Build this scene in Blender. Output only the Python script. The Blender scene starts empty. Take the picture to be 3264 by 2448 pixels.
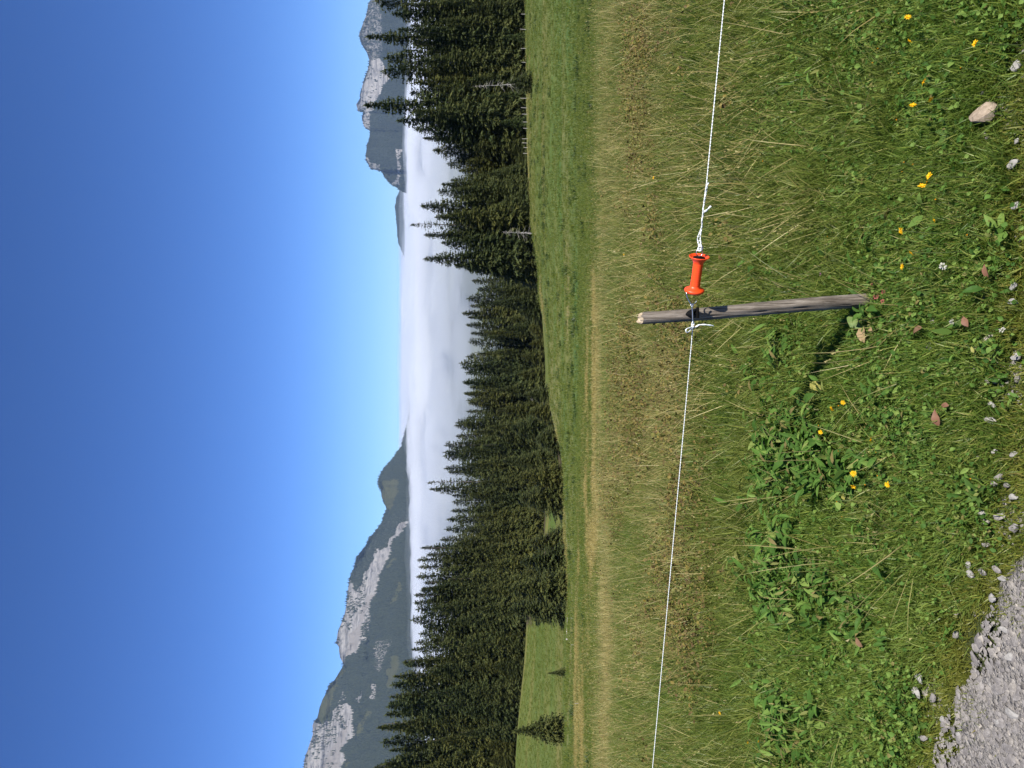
import bpy, math, random
import numpy as np
from mathutils import Vector, Matrix, Euler

R = math.radians
sc = bpy.context.scene
col = sc.collection
rng = np.random.default_rng(7)
random.seed(7)

# ------------------------------------------------------------------ camera, sky, sun, exposure
PITCH, F, CU, CV = R(8.0), 2640.0, 1224.0, 1632.0     # the photograph was taken upright and stored on its side
cp, sp = math.cos(PITCH), math.sin(PITCH)
cam_d = bpy.data.cameras.new('camera')
cam = bpy.data.objects.new('camera', cam_d)
col.objects.link(cam)
cam_d.sensor_fit = 'HORIZONTAL'; cam_d.sensor_width = 36.0; cam_d.lens = F / 3264.0 * 36.0
cam_d.clip_start = 0.05; cam_d.clip_end = 60000
cam.matrix_world = Matrix(((0, 1, 0, 0), (-sp, 0, -cp, 0), (-cp, 0, sp, 0), (0, 0, 0, 1)))
sc.camera = cam

SUN_EL, SUN_AZ = R(53), R(146)                         # azimuth measured from +Y towards +X
sdir = Vector((math.sin(SUN_AZ) * math.cos(SUN_EL), math.cos(SUN_AZ) * math.cos(SUN_EL), math.sin(SUN_EL)))
w = bpy.data.worlds.new('World'); sc.world = w; w.use_nodes = True
nt = w.node_tree
sky = nt.nodes.new('ShaderNodeTexSky'); sky.sky_type = 'NISHITA'; sky.sun_disc = False
sky.sun_elevation = SUN_EL; sky.sun_rotation = SUN_AZ
sky.altitude = 1400; sky.air_density = 0.7; sky.dust_density = 0.0; sky.ozone_density = 3.0
bg = nt.nodes['Background']; bg.inputs['Strength'].default_value = 0.105
hs = nt.nodes.new('ShaderNodeMix'); hs.data_type = 'RGBA'; hs.blend_type = 'MULTIPLY'; hs.inputs[0].default_value = 1.0
hs.inputs[7].default_value = (0.30, 0.485, 0.79, 1)      # the phone's cool rendering of the sky, the same everywhere
nt.links.new(sky.outputs['Color'], hs.inputs[6]); nt.links.new(hs.outputs[2], bg.inputs['Color'])
sun_d = bpy.data.lights.new('sun', 'SUN'); sun_d.energy = 4.8; sun_d.angle = R(0.53); sun_d.color = (1.0, 0.95, 0.87)
sun = bpy.data.objects.new('sun', sun_d); col.objects.link(sun)
sun.rotation_euler = sdir.to_track_quat('Z', 'Y').to_euler()
sc.view_settings.view_transform = 'Standard'; sc.view_settings.look = 'None'
sc.view_settings.exposure = 0.82; sc.view_settings.gamma = 1.0; sc.view_settings.use_curve_mapping = False
sc.cycles.volume_bounces = 4; sc.cycles.max_bounces = 8; sc.cycles.transparent_max_bounces = 8
sc.cycles.diffuse_bounces = 3; sc.cycles.glossy_bounces = 2; sc.cycles.transmission_bounces = 3

# ------------------------------------------------------------------ helpers
def tag(o, label=None, cat=None, group=None, kind=None):
    if label: o['label'] = label
    if cat: o['category'] = cat
    if group: o['group'] = group
    if kind: o['kind'] = kind
    return o

def mesh_of(name, v, f, mat=None, smooth=False):
    me = bpy.data.meshes.new(name)
    if isinstance(f, np.ndarray):
        v = np.asarray(v, np.float32); n, k = f.shape
        me.vertices.add(len(v)); me.vertices.foreach_set('co', v.ravel())
        me.loops.add(n * k); me.loops.foreach_set('vertex_index', f.astype(np.int32).ravel())
        me.polygons.add(n); me.polygons.foreach_set('loop_start', np.arange(0, n * k, k, dtype=np.int32))
        me.polygons.foreach_set('loop_total', np.full(n, k, np.int32))
        me.update(calc_edges=True)
    else:
        me.from_pydata([tuple(p) for p in v], [], f); me.update()
    if mat: me.materials.append(mat)
    if smooth: me.polygons.foreach_set('use_smooth', [True] * len(me.polygons))
    return me

def link(name, me, parent=None, loc=None):
    o = bpy.data.objects.new(name, me); col.objects.link(o)
    if parent: o.parent = parent
    if loc is not None: o.location = loc
    return o

def empty(name, loc=(0, 0, 0)):
    o = bpy.data.objects.new(name, None); col.objects.link(o); o.location = loc; o.empty_display_size = 0.1
    return o

def attr(me, name, vals, typ='FLOAT', dom='POINT'):
    a = me.attributes.new(name, typ, dom)
    key = {'FLOAT': 'value', 'INT': 'value', 'FLOAT_VECTOR': 'vector', 'FLOAT_COLOR': 'color'}[typ]
    a.data.foreach_set(key, np.asarray(vals, np.int32 if typ == 'INT' else np.float32).ravel())

def h2(ix, iy, seed):
    n = (ix.astype(np.int64) * 374761393 + iy.astype(np.int64) * 668265263 + seed * 982451653) & 0x7fffffff
    n = ((n ^ (n >> 13)) * 1274126177) & 0x7fffffff
    n = ((n ^ (n >> 15)) * 2246822519) & 0x7fffffff
    return ((n ^ (n >> 16)) & 0xffffff) / float(0xffffff)

def vn(x, y, seed=0):
    x = np.asarray(x, float); y = np.asarray(y, float)
    ix, iy = np.floor(x), np.floor(y); fx, fy = x - ix, y - iy
    fx = fx * fx * fx * (fx * (fx * 6 - 15) + 10); fy = fy * fy * fy * (fy * (fy * 6 - 15) + 10)
    a = h2(ix, iy, seed); b = h2(ix + 1, iy, seed); c = h2(ix, iy + 1, seed); d = h2(ix + 1, iy + 1, seed)
    return (a + (b - a) * fx + (c - a) * fy + (a - b - c + d) * fx * fy) * 2 - 1

def fbm(x, y, octv=5, seed=0, gain=0.5, ridged=False):
    s = 0; a = 1; t = 0
    for i in range(octv):
        n = vn(x * 2.03 ** i + 17.3 * i, y * 2.03 ** i - 9.1 * i, seed + i)
        if ridged: n = 1 - 2 * np.abs(n)
        s = s + a * n; t += a; a *= gain
    return s / t

def tube(path, r, n=6, closed_ends=True, twist=None):
    """sweep a circle along a path; r a number or a list"""
    P = [Vector(p) for p in path]; m = len(P)
    rr = r if hasattr(r, '__len__') else [r] * m
    T = [(P[min(i + 1, m - 1)] - P[max(i - 1, 0)]).normalized() for i in range(m)]
    u = T[0].orthogonal().normalized(); V = []; Fc = []
    for i in range(m):
        u = (u - T[i] * u.dot(T[i])).normalized(); b = T[i].cross(u)
        for k in range(n):
            a = 2 * math.pi * k / n
            V.append(P[i] + (u * math.cos(a) + b * math.sin(a)) * rr[i])
    for i in range(m - 1):
        for k in range(n):
            Fc.append((i * n + k, i * n + (k + 1) % n, (i + 1) * n + (k + 1) % n, (i + 1) * n + k))
    if closed_ends:
        Fc.append(tuple(range(n - 1, -1, -1))); Fc.append(tuple((m - 1) * n + k for k in range(n)))
    return V, Fc

def join(*parts):
    V = []; Fc = []
    for v, f in parts:
        o = len(V); V += list(v); Fc += [tuple(i + o for i in q) for q in f]
    return V, Fc

def smooth_path(pts, k=6):
    P = [Vector(p) for p in pts]; out = []
    for i in range(len(P) - 1):
        p0 = P[max(i - 1, 0)]; p1 = P[i]; p2 = P[i + 1]; p3 = P[min(i + 2, len(P) - 1)]
        for j in range(k):
            t = j / k
            out.append(0.5 * ((2 * p1) + (p2 - p0) * t + (2 * p0 - 5 * p1 + 4 * p2 - p3) * t * t + (3 * p1 - p0 - 3 * p2 + p3) * t ** 3))
    out.append(P[-1]); return out

def lathe(profile, axis0, axis_dir, n=28):
    """profile: (distance along the axis, radius)"""
    d = Vector(axis_dir).normalized(); u = d.orthogonal().normalized(); b = d.cross(u); V = []; Fc = []
    for (t, r) in profile:
        for k in range(n):
            a = 2 * math.pi * k / n
            V.append(Vector(axis0) + d * t + (u * math.cos(a) + b * math.sin(a)) * max(r, 1e-5))
    for i in range(len(profile) - 1):
        for k in range(n):
            Fc.append((i * n + k, i * n + (k + 1) % n, (i + 1) * n + (k + 1) % n, (i + 1) * n + k))
    return V, Fc

# ------------------------------------------------------------------ camera geometry (photo pixel, upright: u to the right, v down)
def ray(u, v):
    a, d = (u - CU) / F, (v - CV) / F
    return np.array([a, cp - sp * d, -sp - cp * d])
def at(u, v, y):
    r = ray(u, v); return Vector(r * (y / r[1]))
def ang(v): return np.arctan((np.asarray(v, float) - CV) / F) + PITCH      # below the horizon
def raw(x, y): return 2448.0 - y, x                                        # stored (sideways) pixel -> upright pixel

# ------------------------------------------------------------------ terrain: the alp falls away from the camera
NEAR = [(3, -1.5), (4, -1.59), (5, -1.72), (7, -2.03), (9, -2.39)]
COLS = {  # metres ahead -> degrees below the horizon
 -200: [(16,15.9),(26,14.8),(40,13.6),(60,12.2),(75,11.7),(100,12.6),(130,11.5),(155,9.9),(188,8.1),(205,8.2),(260,10),(330,12)],
    0: [(16,15.9),(26,14.8),(40,13.6),(60,12.2),(75,11.7),(100,12.6),(130,11.5),(155,9.9),(188,8.2),(205,8.3),(260,10),(330,12)],
  450: [(16,15.9),(26,14.8),(40,13.6),(60,12.3),(75,11.8),(100,12.7),(130,11.6),(155,10.3),(188,8.95),(205,9.0),(260,10.2),(330,12)],
  800: [(16,15.9),(26,14.8),(40,13.7),(60,12.5),(85,11.56),(115,12.5),(150,11.6),(190,10.3),(220,10.2),(260,10.6),(330,12)],
 1200: [(16,15.9),(26,14.8),(40,13.7),(60,12.7),(85,11.5),(110,10.53),(140,11.6),(190,10.75),(215,10.22),(240,10.6),(330,12.2)],
 1530: [(16,15.9),(26,14.8),(40,13.75),(60,12.8),(90,11.4),(115,10.4),(135,9.7),(165,10.8),(200,9.85),(240,10.6),(330,12.2)],
 1750: [(16,15.9),(26,14.8),(40,13.75),(60,12.8),(90,11.3),(120,10.1),(148,9.2),(165,9.4),(200,10.3),(330,12.4)],
 2000: [(16,15.9),(26,14.8),(40,13.75),(60,12.7),(90,11.3),(120,10.0),(155,8.93),(175,9.2),(200,10.2),(330,12.5)],
 2448: [(16,15.9),(26,14.8),(40,13.75),(60,12.7),(90,11.3),(120,10.0),(155,8.86),(175,9.1),(200,10.2),(330,12.5)],
 2700: [(16,15.9),(26,14.8),(40,13.75),(60,12.7),(90,11.3),(120,10.0),(155,8.86),(175,9.1),(200,10.2),(330,12.5)]}
LY = np.linspace(math.log(2.0), math.log(20000), 1400)
def prof(kn):
    pts = NEAR + [(y, -y * math.tan(R(a))) for y, a in kn] + [(520, -112), (900, -165), (1500, -205), (2500, -219), (4000, -228), (8000, -245), (20000, -320)]
    yy = np.log([p[0] for p in pts]); aa = np.array([-p[1] / p[0] for p in pts])
    a = np.where(LY < math.log(3.0), 1.5 / np.exp(LY), np.interp(LY, yy, aa))
    k = np.hanning(23); k /= k.sum()
    a2 = np.convolve(np.pad(a, 11, mode='edge'), k, mode='valid')
    m = LY < math.log(3.6); a2[m] = a[m]
    return a2
CK = sorted(COLS); PROF = np.array([prof(COLS[k]) for k in CK])
def line_y(x):    # edge of the gravel road, metres ahead for each x
    return np.interp(x, GX, GY)
def terrain(x, y, rough=True):
    x = np.asarray(x, float); y = np.asarray(y, float)
    yc = np.maximum(y, 3.0)
    u = CU + x / yc * F * cp
    fy = (np.log(yc) - LY[0]) / (LY[1] - LY[0]); iy = np.clip(fy.astype(int), 0, len(LY) - 2); ty = np.clip(fy - iy, 0, 1)
    ck = np.array(CK, float); uc = np.clip(u, ck[0], ck[-1])
    ix = np.clip(np.searchsorted(ck, uc, side='right') - 1, 0, len(CK) - 2)
    tx = (uc - ck[ix]) / (ck[ix + 1] - ck[ix]); tx = tx * tx * (3 - 2 * tx)
    def col_(i): return PROF[i, iy] * (1 - ty) + PROF[i, iy + 1] * ty
    z = -yc * (col_(ix) * (1 - tx) + col_(ix + 1) * tx)
    if rough:
        k = np.clip((y - 2.4) / 1.5, 0, 1)
        z = z + k * (0.03 * fbm(x * 1.3, y * 1.3, 3, 3) + np.clip(y / 60, 0, 1) * 0.25 * fbm(x * .06, y * .06, 3, 5))
    return z
def ground_at(u, v, h=0.0):
    """where the line of sight through a photo pixel meets the ground (raised by h)"""
    r = ray(u, v); t = np.geomspace(1.2, 400, 6000); p = r[None, :] * t[:, None]
    hit = np.nonzero(p[:, 2] < terrain(p[:, 0], p[:, 1]) + h)[0]
    q = p[hit[0]] if len(hit) else p[-1]
    return Vector((q[0], q[1], terrain(q[0], q[1]).item()))
GXY = [(-300,2985),(0,2988),(87,2995),(190,3040),(308,3113),(412,3128),(485,3158),(574,3231),(640,3278),(900,3330),(1500,3350),(2500,3370)]
_g = []
for u_, v_ in GXY:
    r_ = ray(u_, v_); t_ = -1.5 / r_[2]; _g.append((r_[0] * t_, r_[1] * t_))
GX = np.array([-9.0] + [p[0] for p in _g] + [9.0]); GY = np.array([_g[0][1] + 2.5] + [p[1] for p in _g] + [_g[-1][1] - 0.6])

# ------------------------------------------------------------------ node material helper
class NT:
    def __init__(s, name):
        s.m = bpy.data.materials.new(name); s.m.use_nodes = True; s.t = s.m.node_tree
        s.b = s.t.nodes['Principled BSDF']; s.b.inputs['Specular IOR Level'].default_value = 0.25; s.b.inputs['Roughness'].default_value = 0.8
    def n(s, typ, ins=None, **kw):
        q = s.t.nodes.new(typ)
        for k, v in kw.items(): setattr(q, k, v)
        for k, v in (ins or {}).items(): s.set(q.inputs[k], v)
        return q
    def set(s, sock, v):
        if isinstance(v, bpy.types.NodeSocket): s.t.links.new(v, sock)
        else:
            if isinstance(v, (tuple, list)) and len(v) == 3 and sock.type == 'RGBA': v = (*v, 1)
            sock.default_value = v
    def noise(s, vec, scale, detail=5, rough=0.55, dist=0.0):
        return s.n('ShaderNodeTexNoise', {'Vector': vec, 'Scale': scale, 'Detail': detail, 'Roughness': rough, 'Distortion': dist}).outputs['Fac']
    def ramp(s, fac, stops):
        r = s.n('ShaderNodeValToRGB', {'Fac': fac}); e = r.color_ramp.elements
        while len(e) < len(stops): e.new(0.5)
        for q, (p, c) in zip(e, stops):
            q.position = p; q.color = (*c, 1) if len(c) == 3 else c
        return r.outputs['Color']
    def mix(s, fac, a, b, mode='MIX'):
        q = s.n('ShaderNodeMix', data_type='RGBA', blend_type=mode)
        s.set(q.inputs[0], fac); s.set(q.inputs[6], a); s.set(q.inputs[7], b); return q.outputs[2]
    def math(s, op, a, b=0.0, clamp=False):
        q = s.n('ShaderNodeMath', operation=op, use_clamp=clamp); s.set(q.inputs[0], a); s.set(q.inputs[1], b); return q.outputs[0]
    def mapr(s, v, a, b, c=0.0, d=1.0):
        return s.n('ShaderNodeMapRange', {'Value': v, 'From Min': a, 'From Max': b, 'To Min': c, 'To Max': d}).outputs[0]
    def pos(s): return s.n('ShaderNodeNewGeometry').outputs['Position']
    def obj(s): return s.n('ShaderNodeTexCoord').outputs['Object']
    def at(s, name, typ='GEOMETRY'): return s.n('ShaderNodeAttribute', attribute_name=name, attribute_type=typ)
    def scale(s, v, xyz): return s.n('ShaderNodeVectorMath', {0: v, 1: xyz}, operation='MULTIPLY').outputs[0]
    def bump(s, h, strength=0.5, dist=0.01):
        s.set(s.b.inputs['Normal'], s.n('ShaderNodeBump', {'Height': h, 'Strength': strength, 'Distance': dist}).outputs[0])
    def out(s, colr=None, **kw):
        if colr is not None: s.set(s.b.inputs['Base Color'], colr)
        for k, v in kw.items(): s.set(s.b.inputs[k.replace('_', ' ')], v)
        return s.m
    def leafy(s, colr, trans=0.3, rough=0.6, spec=0.2):
        s.out(colr, Roughness=rough); s.b.inputs['Specular IOR Level'].default_value = spec
        tr = s.n('ShaderNodeBsdfTranslucent'); s.set(tr.inputs['Color'], s.mix(1.0, colr, (1.0, 1.15, 0.55, 1), 'MULTIPLY'))
        mx = s.n('ShaderNodeMixShader', {0: trans}); s.t.links.new(s.b.outputs[0], mx.inputs[1]); s.t.links.new(tr.outputs[0], mx.inputs[2])
        s.t.links.new(mx.outputs[0], s.t.nodes['Material Output'].inputs['Surface']); return s.m

def plain(name, c, rough=0.7, metal=0.0, spec=0.3, nscale=None, c2=None):
    k = NT(name); cc = (*c, 1)
    if nscale: cc = k.ramp(k.noise(k.obj(), nscale, 6), [(0.3, c), (0.7, c2)])
    k.b.inputs['Specular IOR Level'].default_value = spec
    return k.out(cc, Roughness=rough, Metallic=metal)

def strips(x, y):
    u = CU + x / np.maximum(y, 1) * F * cp; n = fbm(x * 0.09, y * 0.22, 5, 131); y2 = y * (1 + 0.16 * fbm(x * 0.06, y * 0.02, 4, 137))
    g = lambda c, w_: np.exp(-((y2 - c) / w_) ** 2)
    step = lambda a, b: np.clip((u - a) / (b - a), 0, 1)
    tan = 1.1 * g(39.5, 7.5) * step(500, 800) * (1 - step(1450, 1700)) + 0.6 * g(50, 9) * (1 - step(700, 950)) + 0.7 * g(31, 6.0) * (1 - step(900, 1500))
    lip = np.interp(u, [0, 450, 800, 1200, 1530, 1750, 2448], [74, 74, 84, 108, 134, 147, 155])
    tan = tan + 0.65 * np.exp(-np.abs(y2 - lip) / (0.10 * lip)) + 0.5 * g(24, 3) * (1 - step(1500, 2100))
    green = 0.9 * g(63, 8) * step(900, 1150) * (1 - step(1500, 1700)) + 0.6 * step(1500, 1900) * np.exp(-((y2 - 62) / 36) ** 2)
    return np.clip(tan * (0.50 + 1.5 * n + 1.2 * fbm(x * 0.35, y * 0.30, 4, 141)), 0, 0.9), np.clip(green * (0.8 + 0.9 * n), 0, 1)

# ------------------------------------------------------------------ ground sheet
def ground_material():
    k = NT('alpine_turf'); p = k.pos()
    sep = k.n('ShaderNodeSeparateXYZ', {0: p}); y = sep.outputs['Y']
    fine = k.noise(p, 38, 6, 0.65); mid = k.noise(p, 2.2, 6, 0.6)
    near = k.ramp(k.mix(0.5, fine, mid), [(0.32, (0.022, 0.026, 0.010)), (0.5, (0.045, 0.060, 0.017)), (0.68, (0.11, 0.10, 0.035))])
    # pasture beyond the first brow: grazed in long strips that follow the contour
    st = k.noise(k.scale(p, (0.022, 0.10, 0.0)), 1.0, 6, 0.55, 0.6)
    st2 = k.noise(k.scale(p, (0.05, 0.30, 0.0)), 1.0, 5, 0.6)
    cl = k.noise(p, 0.55, 7, 0.65)
    gr = k.noise(k.scale(p, (1, 1, 0.4)), 5.0, 8, 0.7)
    base = k.ramp(st, [(0.30, (0.050, 0.104, 0.015)), (0.47, (0.078, 0.116, 0.020)), (0.60, (0.122, 0.128, 0.030)), (0.72, (0.19, 0.16, 0.058))])
    base = k.mix(k.mapr(st2, 0.55, 0.8, 0, 0.4), base, (0.15, 0.14, 0.05, 1))
    base = k.mix(k.mapr(cl, 0.52, 0.75, 0, 0.55), base, (0.040, 0.066, 0.015, 1))
    base = k.mix(0.75, base, k.ramp(gr, [(0.25, (0.55, 0.55, 0.5)), (0.5, (1, 1, 1)), (0.75, (1.45, 1.4, 1.3))]), 'MULTIPLY')
    base = k.mix(k.at('strip_green').outputs['Fac'], base, (0.040, 0.096, 0.016, 1)); base = k.mix(k.at('strip_tan').outputs['Fac'], base, k.ramp(gr, [(0.3, (0.12, 0.105, 0.042)), (0.7, (0.235, 0.195, 0.085))]))
    lower = k.mix(0.6, k.ramp(k.noise(p, 0.07, 7, 0.6), [(0.3, (0.058, 0.080, 0.015)), (0.7, (0.095, 0.098, 0.024))]), base)
    base = k.mix(k.mapr(y, 95, 118, 0.0, 0.9), base, lower)
    c = k.mix(k.mapr(y, 8.0, 16.0), near, base)
    duff = k.ramp(k.noise(p, 0.8, 6), [(0.35, (0.035, 0.03, 0.016)), (0.65, (0.075, 0.06, 0.03))])
    c = k.mix(k.at('duff').outputs['Fac'], c, duff)
    vall = k.ramp(k.noise(p, 0.0016, 6, 0.6), [(0.44, (0.028, 0.042, 0.022)), (0.56, (0.045, 0.06, 0.028)), (0.62, (0.12, 0.135, 0.05))])
    c = k.mix(k.mapr(y, 700, 1000), c, vall)
    k.bump(k.mix(0.5, gr, fine), 0.6, 0.06)
    return k.out(c, Roughness=0.95)

ys = np.concatenate([np.linspace(-9, 1.1, 14), np.geomspace(1.2, 12, 150), np.geomspace(12.1, 420, 330), np.geomspace(430, 15500, 60)])
ss = np.linspace(-0.95, 0.95, 300)
GYY, GSS = np.meshgrid(ys, ss, indexing='ij')
GXX = GSS * (6 + np.maximum(GYY, 0))
GZ = terrain(GXX, GYY)
V = np.stack([GXX, GYY, GZ], -1).reshape(-1, 3)
def grid_faces(nr, nc):
    i = np.arange(nr * nc).reshape(nr, nc)
    return np.stack([i[:-1, :-1], i[:-1, 1:], i[1:, 1:], i[1:, :-1]], -1).reshape(-1, 4)
gm = mesh_of('ground', V, grid_faces(len(ys), len(ss)), ground_material(), True)
ug = CU + GXX / np.maximum(GYY, 1) * F * cp
edge = np.interp(ug, [-200, 0, 450, 500, 725, 740, 822, 840, 1200, 1530, 1750, 2000, 2448], [192, 192, 190, 104, 104, 188, 188, 104, 219, 206, 150, 158, 158])
_t, _g2 = strips(GXX, GYY); attr(gm, 'strip_tan', _t); attr(gm, 'strip_green', _g2)
attr(gm, 'duff', np.clip((GYY - edge) / 3, 0, 1))
tag(link('ground', gm), kind='structure')

# gravel road in the lower corner
k = NT('gravel'); p = k.pos()
vo = k.n('ShaderNodeTexVoronoi', {'Vector': p, 'Scale': 95.0, 'Randomness': 1.0}); v2 = k.n('ShaderNodeTexVoronoi', {'Vector': p, 'Scale': 210.0})
cg = k.ramp(vo.outputs['Color'], [(0.1, (0.12, 0.110, 0.10)), (0.5, (0.19, 0.178, 0.165)), (0.9, (0.27, 0.254, 0.236))])
cg = k.mix(0.5, cg, k.ramp(k.noise(p, 14, 6), [(0.3, (0.6, 0.6, 0.6)), (0.7, (1.15, 1.13, 1.1))]), 'MULTIPLY')
k.bump(k.math('ADD', k.math('MULTIPLY', vo.outputs['Distance'], -1.0), k.math('MULTIPLY', v2.outputs['Distance'], -0.5)), 0.8, 0.012)
GRAVEL = k.out(cg, Roughness=0.95)
xs = np.linspace(-7, 7, 240); rows = []
for j in range(16):
    t = j / 15.0
    yy = line_y(xs) + 0.10 * fbm(xs * 6, xs * 0 + 3, 4, 8) * (1 - t) - 3.2 * t ** 1.7
    rows.append(np.stack([xs, yy, terrain(xs, yy) + 0.004 + 0.012 * np.clip(t * 20, 0, 1) * np.ones_like(xs)], -1))
tag(link('gravel_road', mesh_of('gravel_road', np.concatenate(rows), grid_faces(16, 240)[:, ::-1], GRAVEL, True)), kind='structure')

# stones along the verge: place in the photograph and size
def q0(L): return [raw(2564 + x / 2.711, 0 + y / 2.711) for x, y in L]
def q1(L): return [raw(2564 + x / 2.711, 612 + y / 2.711) for x, y in L]
def q2(L): return [raw(2564 + x / 2.711, 1224 + y / 2.711) for x, y in L]
def q3(L): return [raw(2564 + x / 2.711, 1836 + y / 2.711) for x, y in L]
def q4(L): return [raw(1950 + x / 2.37, 500 + y / 2.37) for x, y in L]
def qf(L): return [raw(x * 1.4756, y * 1.4756) for x, y in L]
px_ = 1 / 2.711
BIGS = [(q0, 1885, 570, 60, 110, 'white stone at the right edge above the tan stone', 1), (q0, 1865, 1420, 80, 85, 'grey white stone at the right edge below the tan stone', 1), (q0, 1610, 1160, 30, 40, 'little grey stone touching the tan stone\'s lower end', 0), (q0, 1622, 1192, 30, 30, 'lower of two little stones below the tan stone', 0), (q0, 1885, 1222, 40, 50, 'pale pebble at the right edge beside the tan stone', 1), (q0, 1585, 805, 40, 40, 'small grey stone just above the tan stone', 0),
 (q1, 1158, 1120, 60, 75, 'grey stone with dark shadow in deep grass below the post foot', 0), (q1, 1140, 1350, 60, 110, 'long jagged grey stone in the grass below the post foot', 0), (q1, 1642, 1262, 95, 60, 'blue-grey lobed stone beside a white clover head', 0), (q1, 1525, 1375, 45, 70, 'grey stone beside a yellow-green leaf near the gravel verge', 0), (q1, 1450, 1495, 40, 45, 'small grey stone left of a reddish stalk pair', 0), (q1, 1508, 1520, 45, 90, 'elongated grey stone crossed by a reddish stalk', 0),
 (q1, 1860, 820, 60, 75, 'pale stone in yellow moss at the right edge', 1), (q1, 1862, 950, 70, 70, 'tan pale stone in yellow moss at the right edge', 1), (q1, 1622, 922, 50, 50, 'pale stone in the thin grass above the yellow moss', 1), (q1, 1582, 572, 35, 35, 'tiny grey stone in grass above the moss verge', 0), (q1, 1880, 118, 60, 80, 'pale stone in yellow moss nearest the top of the verge', 1), (q1, 1882, 1420, 60, 80, 'white stone at the right edge below the moss patch', 1), (q1, 1630, 1630, 50, 60, 'pale grey stone pair member nearer the grass', 0), (q1, 1712, 1632, 50, 60, 'pale grey stone pair member nearer the gravel', 0),
 (q2, 1675, 180, 60, 65, 'rounded white stone in the verge grass', 1), (q2, 1660, 308, 90, 65, 'flat white stone pointing towards the moss verge', 1), (q2, 1865, 606, 60, 55, 'white stone at the right edge in yellow grass', 1), (q2, 1697, 582, 40, 45, 'small white stone with a brown edge in the verge', 1), (q2, 1552, 630, 30, 30, 'tiny bluish stone in the verge grass', 0), (q2, 1735, 800, 70, 70, 'grey stone in the rubble patch of the verge', 0), (q2, 1690, 860, 60, 60, 'grey stone on the grass side of the rubble patch', 0), (q2, 1800, 870, 55, 55, 'grey stone at the lower side of the rubble patch', 0), (q2, 1590, 1112, 75, 80, 'rounded pale stone where a larger rubble patch starts', 1), (q2, 1615, 1190, 90, 50, 'flat grey stone wedged beside the rounded pale stone', 0), (q2, 1745, 1150, 80, 80, 'grey stone in the middle of the larger rubble patch', 0), (q2, 1862, 975, 60, 70, 'whitish stone at the right edge in the rubble patch', 1), (q2, 1872, 1240, 60, 100, 'grey block at the right edge below the rubble patch', 0), (q2, 1410, 1376, 55, 50, 'lone grey stone in the yellowish verge grass', 0), (q2, 1622, 1390, 50, 50, 'dull grey stone in the verge grass', 0), (q2, 1310, 1550, 45, 50, 'small grey stone farthest into the green grass', 0), (q2, 1490, 1640, 75, 90, 'large pale flat-topped stone in the verge', 1), (q2, 1470, 1560, 45, 85, 'narrow pale stone above the flat-topped stone', 1), (q2, 1592, 1622, 60, 70, 'grey stone beside the large flat-topped stone', 0), (q2, 1722, 1600, 70, 70, 'grey stone near the first gravel of the road', 0),
 (q3, 1682, 185, 60, 90, 'pale angular stone with dark side at the gravel edge', 1), (q3, 1790, 466, 75, 55, 'smooth whitish stone lying out on the gravel road', 1), (q3, 1360, 505, 50, 75, 'grey stone poking through the grass near the gravel edge', 0), (q3, 1360, 325, 40, 35, 'tiny grey stone in yellow-green grass', 0), (q3, 1048, 870, 80, 110, 'upper piece of the long split limestone in the grass', 1), (q3, 1025, 1000, 75, 110, 'lower piece of the long split limestone in the grass', 1), (q3, 1160, 1052, 50, 90, 'grey stone beside the long split limestone', 0), (q3, 1080, 1400, 70, 60, 'grey stone at the gravel edge with a mossy side', 0), (q3, 1760, 15, 60, 60, 'pale stone at the tip of the gravel road', 1), (q3, 1545, 610, 70, 90, 'flat tan-grey stone at the gravel edge', 0), (q3, 1830, 690, 60, 90, 'pale flat stone set in the gravel', 1), (q3, 1640, 1350, 60, 100, 'flat grey stone set in the gravel road', 0), (q3, 1850, 1185, 100, 90, 'broad pale flat stone set in the gravel near the corner', 1), (q3, 1725, 1258, 45, 55, 'small white stone on the gravel road', 1), (q3, 1382, 1365, 40, 50, 'small whitish stone on the gravel beside a grass tuft', 1), (q3, 1240, 1230, 40, 60, 'yellowish stone at the ragged gravel edge', 1)]
_st = []
for fn, x, y, wx, hy, lab, pale in BIGS + [(q0, 1645, 1000, 170, 215, '', 0)]:
    (u_, v_), = fn([(x, y)]); g_ = ground_at(u_, v_); t_ = g_.y * cp - g_.z * sp; _st.append((g_.x, g_.y, hy * px_ / F * t_ * 0.55, wx * px_ / F * t_ / 0.62 * 0.55))
_p = at(1493, 2790, 2.432); _st.append((_p.x, _p.y + 0.02, 0.026, 0.0)); _st = np.array(_st)
def clear(x, y):
    ok = np.ones(x.shape, bool)
    for sx_, sy_, ra, rb in _st: ok &= ((x - sx_) / ra) ** 2 + ((y - sy_ + 0.02) / (rb + 0.035)) ** 2 > 1.0
    return ok

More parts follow.
